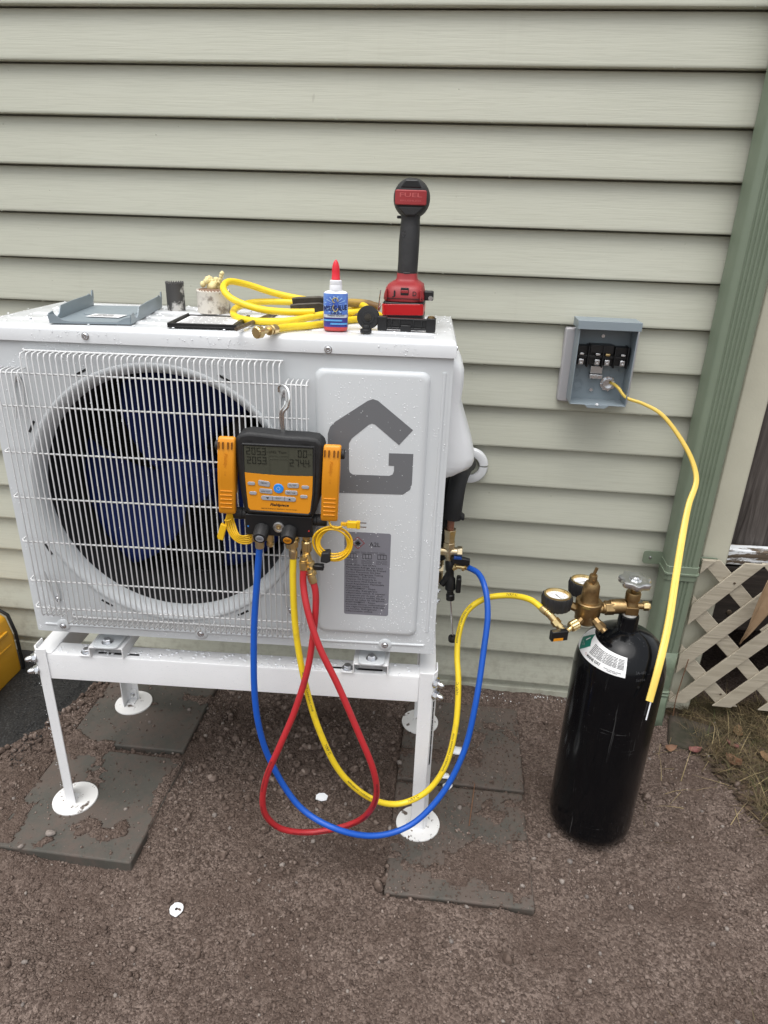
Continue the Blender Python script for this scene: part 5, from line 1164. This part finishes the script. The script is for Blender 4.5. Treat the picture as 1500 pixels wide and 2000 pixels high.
# black bar in front of the battery
bb = thing('pull_out_bar', 'long black plastic pull-out bar lying in front of the driver battery', 'plastic bar', U(.728, .070, TOP), PSI+rad(-3))
b = MB().box(-.050, .050, -.006, .004, .003, .007).box(-.050, .050, -.004, .004, .007, .020).box(-.050, -.034, -.008, .008, .001, .024).box(.034, .050, -.008, .008, .001, .024).box(-.010, .008, -.008, .006, 0, .011).box(-.045, .045, -.0065, .0045, .0195, .022)
for x in (-.026, -.012, .012, .026): b.box(x-.001, x+.001, -.0065, .003, .006, .0205)
part('bar', b, m_black, bb, bevel=.0012)
part('brass_insert', MB().lathe([(.0062, 0), (.0062, .004), (.004, .004), (.0035, .001)], (.042, 0, .023), (0, 0, 1), 16), m_bronze, bb)
tm = MB(); text(tm, 'ON', lambda s, t: v3((.018+s, -.0048, .010+t)), .005, .008); part('raised_word', tm, m_rubber, bb, smooth=0)
dk = thing('rubber_disc', 'round black disc with a steel bolt at its centre beside the bottle', 'disc', U(.661, .072, TOP), PSI)
part('disc', MB().lathe([(.0195, 0), (.0198, .002), (.0185, .0045), (.011, .0052), (.0105, .007), (.0075, .007), (0, .007)], (0, .002, .0205), (0, -1, .12), 36), m_rubber, dk, smooth=40)
part('bolt', MB().lathe([(.0062, .007), (.006, .0085), (0, .0085)], (0, .002, .0205), (0, -1, .12), 18).lathe([(.0036, .0085), (.0034, .012), (0, .0122)], (0, .002, .0205), (0, -1, .12), 6), m_plhead, dk, smooth=30)
kb = thing('black_thumb_knob', 'tiny black knob on the unit edge in front of the rubber disc', 'knob', U(.6605, .036, TOP))
part('cap', MB().lathe([(.0092, 0), (.0098, .001), (.0098, .0055), (.009, .0065), (.006, .0065)], n=24), m_black, kb, smooth=40)
part('stem', MB().lathe([(.0065, .006), (.0065, .012), (.0058, .013), (0, .013)], n=18), m_black, kb, smooth=40)

# ------------------------------------------------------------------ nitrogen cylinder
CX, CY, CRD = .382, -.434, .092
cy = thing('gas_cylinder', 'tall scratched black nitrogen cylinder with a white paper label', 'gas cylinder', (CX, CY, 0))
prof = [(0, .004), (.060, .0), (.080, .004), (.0895, .014), (.0917, .028), (CRD, .04), (CRD, .424), (.0915, .438), (.0895, .453), (.0855, .469), (.079, .484), (.069, .498), (.056, .509), (.042, .517), (.029, .522), (.0215, .526)]
part('body', MB().lathe(prof, n=72), m_gloss, cy, smooth=60)
part('neck_ring', MB().lathe([(.0225, .522), (.0205, .526), (.0200, .553), (.0190, .556), (.015, .556)], n=32), m_gloss, cy, smooth=40)
part('thread_tape', MB().lathe([(.0138, .555), (.0145, .557), (.0140, .5615), (.0125, .562)], n=24), m_teflon, cy, smooth=40)
vb = MB().lathe([(.013, .560), (.014, .562), (.014, .580), (.0115, .585), (.0115, .596)], n=20).box(-.0125, .0125, -.016, -.008, .563, .580)
vb.cyl((-.010, 0, .575), (-.040, 0, .570), .0150, 24).cyl((.008, 0, .577), (.024, 0, .578), .0068)
part('valve', vb, m_bronze, cy, smooth=40, bevel=.0008)
part('bonnet_nut', MB().lathe([(.0125, .590), (.0145, .592), (.0148, .606), (.0135, .609), (.006, .610), (.006, .622)], n=28), m_bronze, cy, smooth=40)
part('relief_nut', MB().cyl((.023, 0, .578), (.034, 0, .579), .0098, 6).lathe([(.0075, .011), (.006, .014), (0, .0145)], (.023, 0, .578), (1, 0, .1), 14), m_brass, cy, smooth=30, bevel=.0008)
hw = MB().lathe([(.010, -.003), (.022, -.004), (.0285, -.001), (.0305, .004), (.0290, .0095), (.0235, .0115), (.0175, .0105), (.0120, .0100), (.0105, .0125), (.0055, .0130), (.004, .0145), (0, .0145)], (-.002, 0, .628), (.03, -.05, 1), 84, lobes=lambda a: 1+.085*math.cos(7*a))
part('handwheel', hw, m_alu, cy, smooth=50)
def cyl_pt(phi, s, off=.0006):
    # s = height along the outside profile; phi from the side facing the viewer
    zs = [p[1] for p in prof[5:]]; rs = [p[0] for p in prof[5:]]; r = np.interp(s, zs, rs); a = rad(-90-17)+phi
    dz = .002; dr_ = (np.interp(s+dz, zs, rs)-np.interp(s-dz, zs, rs))/(2*dz); nx_, nz_ = 1/math.hypot(1, dr_), -dr_/math.hypot(1, dr_)
    return v3(((r+off*nx_)*math.cos(a), (r+off*nx_)*math.sin(a), s+off*nz_))
def wrap(u, v):  # label sheet coordinates: u 0..1 around, v 0..1 up
    phi = rad(-92)+rad(102)*u; z0 = .468-.005*u; z1 = .508-.010*u
    return phi, z0+(z1-z0)*v
def sheet(u0, u1, v0, v1, mat, name, off, nu=40, nv=8, parent=cy):
    g = [cyl_pt(*wrap(u0+(u1-u0)*i/nu, v0+(v1-v0)*j/nv), off) for i in range(nu+1) for j in range(nv+1)]; w = nv+1
    return part(name, MB().add(g, [(i*w+j, i*w+j+1, (i+1)*w+j+1, (i+1)*w+j) for i in range(nu) for j in range(nv)]), mat, parent, smooth=60)
lb = sheet(0, 1, 0, 1, m_paper, 'paper_label', .0007)
gd = MB(); pts = [(.07, .40), (.225, .0), (.385, .62), (.235, 1.02)]
g = []; 
for i in range(9):
    for j in range(9):
        a, b_ = i/8, j/8; p = (1-a)*(1-b_)*v3(pts[0])+a*(1-b_)*v3(pts[1])+a*b_*v3(pts[2])+(1-a)*b_*v3(pts[3]); g.append(cyl_pt(*wrap(*p), .0011))
gd.add(g, [(i*9+j, i*9+j+1, (i+1)*9+j+1, (i+1)*9+j) for i in range(8) for j in range(8)]); part('green_diamond', gd, m_greenlbl, lb, smooth=60)
LW, LH = .150, .050
lw = lambda cu, cv: (lambda s, t: cyl_pt(*wrap(cu+s/LW, cv+t/LH), .0011))
lw2 = lambda cu, cv: (lambda s, t: cyl_pt(*wrap(cu+s/LW, cv+t/LH), .0016))
tm = MB(); text(tm, 'MAINE OXY', lw(.545, .15), .0068, .036, .035)
for i in range(8): text(tm, ('\u2013\u2013 \u2013\u2013\u2013 \u2013 \u2013\u2013\u2013\u2013 \u2013\u2013', '\u2013\u2013\u2013 \u2013\u2013 \u2013\u2013\u2013 \u2013 \u2013\u2013')[i % 2], lw(.70, .80-i*.062), .0060, .080, .05)
for i in range(2): text(tm, ('\u2013\u2013 \u2013\u2013\u2013 \u2013\u2013', '\u2013\u2013 \u2013\u2013')[i], lw(.83, .15-.07*i), .0055, .034 if i == 0 else .02, .04)
part('label_print', tm, m_ink, lb, smooth=0)
tm = MB(); text(tm, 'NON-FLAMMABLE', lw2(.232, .42), .0019, .016); text(tm, 'GAS', lw2(.232, .32), .0022, .006)
tm.add([cyl_pt(*wrap(*p), .0017) for p in ((.205, .60), (.225, .56), (.265, .80), (.245, .84))], [(0, 1, 2, 3)]); part('diamond_print', tm, m_paper, lb, smooth=0)
tm = MB()
for k in range(8): a = rad(45*k); c = (.395+.0026/LW*math.cos(a), .22+.0026/LH*math.sin(a)); tm.add([cyl_pt(*wrap(c[0]+dx/LW, c[1]+dz/LH), .0012) for dx, dz in ((-.0006, -.0006), (.0006, -.0006), (.0006, .0006), (-.0006, .0006))], [(0, 1, 2, 3)])
part('star_mark', tm, m_red_ink, lb, smooth=0)
tm = MB(); cp_ = lambda ph, z: (lambda s, t: cyl_pt(rad(ph)+s/.09, z+t, .0003))
text(tm, '3A-480', cp_(30, 0.472), .0055, .022); text(tm, '56994', cp_(30, 0.458), .0055, .019); text(tm, '\u00ae', cp_(28, 0.444), .005)
part('stamped_numbers', tm, M('stamped_edge', (.035, .036, .04), .3), cy, smooth=0)

# regulator
rg = thing('gas_regulator', 'old bronze gas regulator with two rubber ringed gauges', 'regulator', (.2965, -.452, .54))
RX, RY = .2965, -.446
part('body', MB().lathe([(.016, .536), (.021, .540), (.0235, .546), (.0235, .556), (.0250, .558), (.0250, .579), (.0262, .580), (.0262, .586), (.0245, .588), (.018, .588)], (RX, RY, 0), n=40), m_bronze, rg, world=True, smooth=40)
part('body_name', (lambda t_: (text(t_, 'ATION', lambda s, t: v3((RX+.0266*math.sin(s/.0266-.35), RY-.0266*math.cos(s/.0266-.35), .5815+t)), .0036, .014), t_)[1])(MB()), m_gold, rg, world=True, smooth=0)
part('bonnet', MB().lathe([(.0185, .588), (.0172, .592), (.0165, .612), (.0160, .622), (.0125, .629), (.0082, .630), (.0078, .644), (.0070, .646), (0, .646)], (RX, RY, 0), n=32), m_bronze, rg, world=True, smooth=40)
part('adjusting_screw', MB().cyl((RX, RY, .645), (RX+.004, RY, .661), .0032, 10).box(RX-.0015, RX+.0015, RY-.012, RY-.006, .620, .638), m_bronze, rg, world=True)
part('inlet_stem', MB().cyl((RX+.02, RY+.002, .567), (.338, -.436, .569), .0085), m_bronze, rg, world=True)
part('inlet_nut', MB().cyl((.330, -.438, .569), (.348, -.436, .570), .0150, 6).cyl((.325, -.439, .569), (.331, -.438, .569), .012, 18), m_bronze, rg, world=True, smooth=30, bevel=.001)
def gauge(cx, cy_, cz, r, needle, nx_):
    g = part('gauge_boot', MB().lathe([(0, -.0305), (r*.82, -.030), (r*.98, -.026), (r*1.05, -.006), (r*1.0, .0005), (r*.90, .001)], (cx, cy_, cz), (0, .06, 1), 72, caps=False, lobes=lambda a: 1+.026*math.copysign(1, math.sin(18*a+.01))), m_rubber, rg, world=True, smooth=30)
    part('gauge_ring', MB().lathe([(r*.93, -.001), (r*.92, .0030), (r*.80, .0030), (r*.74, -.003)], (cx, cy_, cz), (0, .06, 1), 48, caps=False), m_brass, g, world=True, smooth=30)
    part('gauge_dial', MB().lathe([(r*.76, -.0028), (r*.76, -.0022), (0, -.0022)], (cx, cy_, cz), (0, .06, 1), 40), m_gaugeface, g, world=True)
    d = v3((0, .06, 1)); d /= np.linalg.norm(d); ux = v3((1, 0, 0)); uy = np.cross(d, ux); c = v3((cx, cy_, cz))-d*.0019
    tk = MB()
    for k in range(25):
        a = rad(225-270*k/24); r0, r1 = r*(.60 if k % 4 == 0 else .66), r*.72; w_ = .0004 if k % 4 == 0 else .0002
        e1, e2 = ux*math.cos(a)+uy*math.sin(a), -ux*math.sin(a)+uy*math.cos(a); tk.add([c+e1*r0-e2*w_, c+e1*r1-e2*w_, c+e1*r1+e2*w_, c+e1*r0+e2*w_], [(0, 1, 2, 3)])
    for k in range(7):
        a = rad(225-270*k/6); e1 = ux*math.cos(a)+uy*math.sin(a); text(tk, str(k*100 if k else 0), lambda s, t, q=c+e1*r*.48: q+ux*s+uy*(t-.0012), .0022)
    a = rad(needle); e1, e2 = ux*math.cos(a)+uy*math.sin(a), -ux*math.sin(a)+uy*math.cos(a)
    tk.add([c+d*.0004-e1*r*.22-e2*.0012, c+d*.0004+e1*r*.62-e2*.0003, c+d*.0004+e1*r*.62+e2*.0003, c+d*.0004-e1*r*.22+e2*.0012], [(0, 1, 2, 3)])
    part('gauge_print', tk, m_ink, g, world=True, smooth=0)
    part('gauge_stem', MB().cyl((cx+(RX-cx)*.35, cy_+(RY-cy_)*.35, cz-.022), (RX+(cx-RX)*.1, RY+(cy_-RY)*.1, .566), .006, 8).cyl((cx+(RX-cx)*.42, cy_+(RY-cy_)*.42, cz-.020), (cx+(RX-cx)*.62, cy_+(RY-cy_)*.62, cz-.025), .0085, 6), m_bronze, rg, world=True, smooth=30)
gauge(.2335, -.446, .594, .0290, -62, 0)
gauge(.296, -.378, .594, .0290, 200, 1)
part('relief_port', MB().cyl((RX+.012, RY-.016, .555), (RX+.020, RY-.025, .549), .0085, 8).cyl((RX+.019, RY-.024, .5495), (RX+.027, RY-.032, .544), .0098, 6).cyl((RX+.026, RY-.031, .545), (RX+.031, RY-.036, .541), .0068, 10), m_bronze, rg, world=True, smooth=30)
part('outlet_port', MB().cyl((RX-.014, RY-.018, .553), (RX-.022, RY-.027, .548), .007, 8), m_bronze, rg, world=True)
bv = thing('ball_valve', 'small brass ball valve with black lever at the yellow hose end', 'valve', (.24, -.48, .53))
part('knurled_nut', knurl((RX-.020, RY-.025, .549), (-.75, -.45, -.25), .0105, .020), m_brass, bv, world=True, smooth=20)
part('elbow', MB().tube(spline([(.262, -.482, .543), (.255, -.487, .540), (.248, -.490, .541), (.240, -.489, .546)], 6), .0050, 12), m_brass, bv, world=True, smooth=60)
pe = v3(PY[-1])+dY*.018; q2 = v3((.240, -.489, .546))
part('body', MB().cyl(q2, pe, .0075, 14).cyl(q2+(pe-q2)*.25, q2+(pe-q2)*.6, .0098, 6), m_brass, bv, world=True, smooth=30)
part('lever', MB().box(-.017, .017, -.006, .006, -.0105, .0105, R=rotz(rad(18))).map(lambda q: q+v3((.2365, -.502, .537))), m_black, bv, world=True, bevel=.0012)
part('lever_sticker', MB().box(-.011, .009, -.0066, -.0058, -.009, -.003, R=rotz(rad(18))).map(lambda q: q+v3((.2365, -.5025, .5365))), m_orange, bv, world=True)

# ------------------------------------------------------------------ tool case at the left edge
tcx = thing('tool_case', 'yellow plastic tool case with black trim standing on the asphalt', 'tool case', (-1.355, -.20, -.034))
part('shell', MB().prism([(-.11, 0), (.104, 0), (.115, .03), (.113, .15), (.100, .205), (.07, .225), (-.11, .225)], -.115, .115, 'xz'), m_case, tcx, bevel=.008, bseg=3)
b = MB().tube([(.072, -.1165, .2265), (.1015, -.1165, .2065), (.1145, -.1165, .15), (.1165, -.1165, .03), (.106, -.1165, .0)], .004, 8)
part('edge_trim', b, m_black, tcx, smooth=60)
b = MB().tube([(.072, .118, .228), (.103, .118, .2085), (.1165, .118, .15), (.1185, .118, .03), (.107, .118, .0)], .005, 8); part('edge_trim', b, m_black, tcx, smooth=60)
part('rating_label', MB().box(.1135, .1158, -.085, .0, .04, .10), m_gold, tcx); part('rating_label', MB().box(.1137, .1160, -.085, .0, .022, .036), m_ink, tcx)
for z in (.12, .165): part('moulded_rib', MB().box(.108, .116, -.09, .09, z, z+.008), m_case, tcx, bevel=.002)

# ------------------------------------------------------------------ litter
kd = MB(); n = 28; vs = []
for z in (0, .0016):
    for i in range(n):
        a = 2*math.pi*i/n; r = .0135*(1+.05*random.uniform(-1, 1)+.22*math.exp(-((a-4.6)/.18)**2)); vs.append((r*math.cos(a), r*math.sin(a), z))
    for i in range(n): a = 2*math.pi*i/n; vs.append((.0033*math.cos(a), .0033*math.sin(a), z))
for i in range(n):
    j = (i+1) % n; kd.add([], []); kd.f += [(i, j, n+j, n+i), (2*n+i, 2*n+j, 3*n+j, 3*n+i), (i, j, 2*n+j, 2*n+i), (n+i, n+j, 3*n+j, 3*n+i)]
kd.v = vs; o = part('vinyl_disc', kd, m_plastic_w, None, smooth=0); o.location = (-.4831, -.7658, float(ground_h(np.array([-.483]), np.array([-.766]))[0])+.004); o.rotation_euler = (rad(5), rad(-4), .4)
tag(o, 'round white vinyl cut-out with a centre hole lying on the soil', 'scrap')
sh = MB().prism([(-.014, -.006), (.0, -.010), (.012, -.007), (.015, .003), (.006, .010), (-.006, .009), (-.013, .004)], 0, .002, 'xy'); o = part('plastic_scrap', sh, m_styro, None, smooth=0)
o.location = (-.2459, -.4606, float(ground_h(np.array([-.246]), np.array([-.46]))[0])+.006); o.rotation_euler = (rad(20), rad(8), .2); tag(o, 'thin white plastic chip on soil below the unit', 'scrap')
V, F = ico(2)
for i, (x, y, s, lbl) in enumerate(((.072, -.262, .016, 'crumpled white foam scrap behind the right stand leg'), (.045, -.355, .010, 'small white foam crumb on the paver joint'), (.052, -.385, .011, 'white foam crumb beside the blue hose'))):
    P = V*s*(1+.6*(rng.random(len(V))[:, None]-.5))*np.array([1.2, .9, .45]); o = bulk('foam_scrap', P, F, m_styro, None, False, None); o.location = (x, y, .005); tag(o, lbl, 'scrap', 'white foam scraps')
st_ = thing('stone', 'flat grey stone lying on the near left paver', 'stone', (-.818, -.646, 0)); P = V*(1+.3*(rng.random(len(V))[:, None]-.5))*np.array([.013, .008, .005])+np.array([0, 0, .004]); bulk('stone_body', P, F, m_pebble, st_, False, None)
o = scatter('white_flecks', 420, (.05, .42), (-.09, .0), (.0006, .0022), m_styro, 1, 2, 31, lambda x, y: np.clip(1+y/.07, 0, 1)*(fbm(x, y, 22, 2) > .03)); tag(o, 'white flecks of foam dust along the wall foot', 'debris')
# dry twig by the paver
tw = tag(part('twig', MB().tube(spline([(.118, -.372, .006), (.112, -.43, .007), (.104, -.50, .006)], 6), .0013, 6), m_leaf, None), 'thin dry stem lying on the right paver', 'twig')
# leaves
def leaf_mb(L, Wd, curl, fold=.3, n=12, m=6):
    vs = []
    for i in range(n+1):
        f = i/n; w = Wd*math.sin(math.pi*f**.8)**.8*(1+.12*math.sin(9*f)) if 0 < f < 1 else .0004
        for j in range(m+1):
            q = j/m*2-1; vs.append((L*(f-.5), q*w, curl*((f-.5)**2*4)*L*.3+abs(q)**1.5*w*fold+.001*math.sin(7*q+11*f)))
    k = m+1; return MB().add(vs, [(i*k+j, i*k+j+1, (i+1)*k+j+1, (i+1)*k+j) for i in range(n) for j in range(m)])
LV = [(.705, -.165, .035, .013, m_leafred, .3, 'dark red leaf just in front of the mossy block'), (.838, -.085, .05, .013, m_leaftan, 1.2, 'long tan leaf in the grass right of the mossy block'),
      (.790, -.200, .055, .014, m_leaf, 1.9, 'curled brown leaf standing in the dirt below the mossy block'), (.885, -.180, .055, .014, m_leaftan, -.3, 'orange brown leaf at the picture edge in the grass'),
      (.80, -.145, .034, .013, m_leafred, 2.3, 'small reddish leaf at the right corner of the mossy block'), (.640, -.165, .035, .010, m_leaf, .4, 'brown leaf under the broken downspout end'), (.93, -.27, .05, .010, m_leaf, -.4, 'narrow brown leaf lying low in the right grass')]
for x, y, L, wd, mt, a, lbl in LV:
    o = part('fallen_leaf', leaf_mb(L, wd, random.uniform(.3, .9), random.uniform(.2, .7)), mt, None, smooth=60); s = o.modifiers.new('solid', 'SOLIDIFY'); s.thickness = .0006
    o.location = (x, y, float(ground_h(np.array([x]), np.array([y]))[0])+.008); o.rotation_euler = (random.uniform(-.4, .4), random.uniform(-.3, .3), a); tag(o, lbl, 'leaf', 'fallen leaves in the grass')
def wedge(L, Wd, n=14, m=8):
    vs = []
    for i in range(n+1):
        f = i/n; w = max(.0006, Wd*f**1.15*(1-.55*f**5))
        for j in range(m+1): q = j/m*2-1; vs.append((L*(f-.5), q*w, abs(q)**1.4*w*.95+.010*math.sin(3*f)+.002*math.sin(6*q+9*f)))
    k = m+1; return MB().add(vs, [(i*k+j, i*k+j+1, (i+1)*k+j+1, (i+1)*k+j) for i in range(n) for j in range(m)])
hl = part('hanging_leaf', wedge(.20, .036), M('pale_curled_leaf', (.33, .23, .14), .6, col2=(.24, .155, .085), vs=14, bmp=.3, bs=60), None, smooth=60); s = hl.modifiers.new('solid', 'SOLIDIFY'); s.thickness = .0008
hl.location = (.802, -.070, .380); hl.rotation_euler = (rad(82), rad(-80), rad(8)); tag(hl, 'large curled tan leaf hanging in front of the lattice', 'leaf')
# grass and straw
def grass(name, n, xr, yr, lr, mat, seed, dens, lab, flat=.5):
    r = np.random.default_rng(seed); x = r.uniform(*xr, n); y = r.uniform(*yr, n); k = r.random(n) < dens(x, y); x, y = x[k], y[k]; n = len(x)
    z = ground_h(x, y)-.002; a = r.uniform(0, 6.28, n); L = r.uniform(*lr, n); el = np.clip(r.normal(flat, .45, n), .02, 1.4); w = r.uniform(.0005, .0012, n)
    P = []; 
    for q, hh in ((0, 0), (.35, .45), (.7, .75), (1, .85)):
        c = np.stack([x+L*q*np.cos(a)*np.cos(el*(1-.35*q)), y+L*q*np.sin(a)*np.cos(el*(1-.35*q)), z+.003+L*hh*np.sin(el)], -1); ww = (w*(1-q*.85))[:, None]
        sd_ = np.stack([-np.sin(a), np.cos(a), 0*a], -1); P += [c-sd_*ww, c+sd_*ww]
    P = np.stack(P, 1); F = np.array([[0, 1, 3, 2], [2, 3, 5, 4], [4, 5, 7, 6]]); FF = (F[None]+(np.arange(n)*8)[:, None, None]).reshape(-1, 4)
    o = bulk(name, P.reshape(-1, 3), FF, mat, None, False); tag(o, lab, 'grass'); return o
gd_ = lambda x, y: np.clip((x-.655+.30*y)/.07, 0, 1)*np.clip((y+.60)/.25, 0, 1)*(.35+.65*(fbm(x, y, 12, 2) > -.05))
grass('dry_grass', 17000, (.62, 1.04), (-.5, .02), (.02, .075), m_grass, 11, gd_, 'matted dry grass on the ground below the lattice', .28)
m_straw = M('pale_straw', (.32, .25, .13), .8, col2=(.20, .15, .07), vs=30)
grass('straw', 1600, (.58, 1.04), (-.45, .03), (.03, .10), m_straw, 12, lambda x, y: gd_(x, y)*.9+.03, 'pale straw stems among the grass by the lattice', .22)
grass('green_grass', 900, (.75, 1.25), (-.5, .0), (.015, .05), M('dull_green_grass', (.06, .075, .02), .8), 13, gd_, 'short dull green grass blades on the right', .7)
sp = lambda x, y: np.exp(-(((x-.50)/.05)**2+((y+.42)/.05)**2))+.4*np.exp(-(((x-.45)/.05)**2+((y+.72)/.05)**2))+.03*(x > .3)+.5*np.exp(-(((x-.62)/.08)**2+((y+.83)/.06)**2))
grass('thin_grass', 2600, (-.9, .9), (-1.0, -.3), (.012, .045), m_grass, 14, lambda x, y: sp(x, y)*.25, 'sparse dead grass wisps in the bare soil', .2)
def litter(n, seed):
    r_ = np.random.default_rng(seed); P = []; FF = []
    for _ in range(n):
        y = -.52*r_.random()**1.3+.02; x = .66-.30*y+.45*r_.random()**1.5; L = r_.uniform(.004, .015); w = L*r_.uniform(.25, .5); a = r_.uniform(0, 6.28); z = float(ground_h(np.array([x]), np.array([y]))[0])+.004
        q = np.array([(-L, 0, 0), (-L*.3, w, .3*w), (L*.5, w*.8, .4*w), (L, 0, .2*w), (L*.4, -w*.9, .5*w), (-L*.4, -w, .2*w)]); Rx = r_.uniform(-.5, .5, 2); q[:, 2] += q[:, 0]*Rx[0]+q[:, 1]*Rx[1]
        q = q@rotz(a).T+np.array([x, y, z]); o_ = len(P)*6; P.append(q); FF += [(o_, o_+1, o_+2, o_+3), (o_, o_+3, o_+4, o_+5)]
    return np.concatenate(P), np.array(FF)
V_, F_ = litter(1500, 5); o = bulk('leaf_litter', V_, F_, M('litter_brown', (.030, .020, .013), .85, col2=(.085, .052, .03), vs=40), None, False); tag(o, 'brown crumbled leaf litter among the grass', 'litter')
tw2 = tag(part('dry_stem', MB().tube(spline([(.672, -.055, .02), (.668, -.058, .08), (.672, -.056, .15), (.676, -.055, .21)], 6), .0013, 6), m_leaf, None), 'thin dead stem standing between downspout and lattice', 'twig')
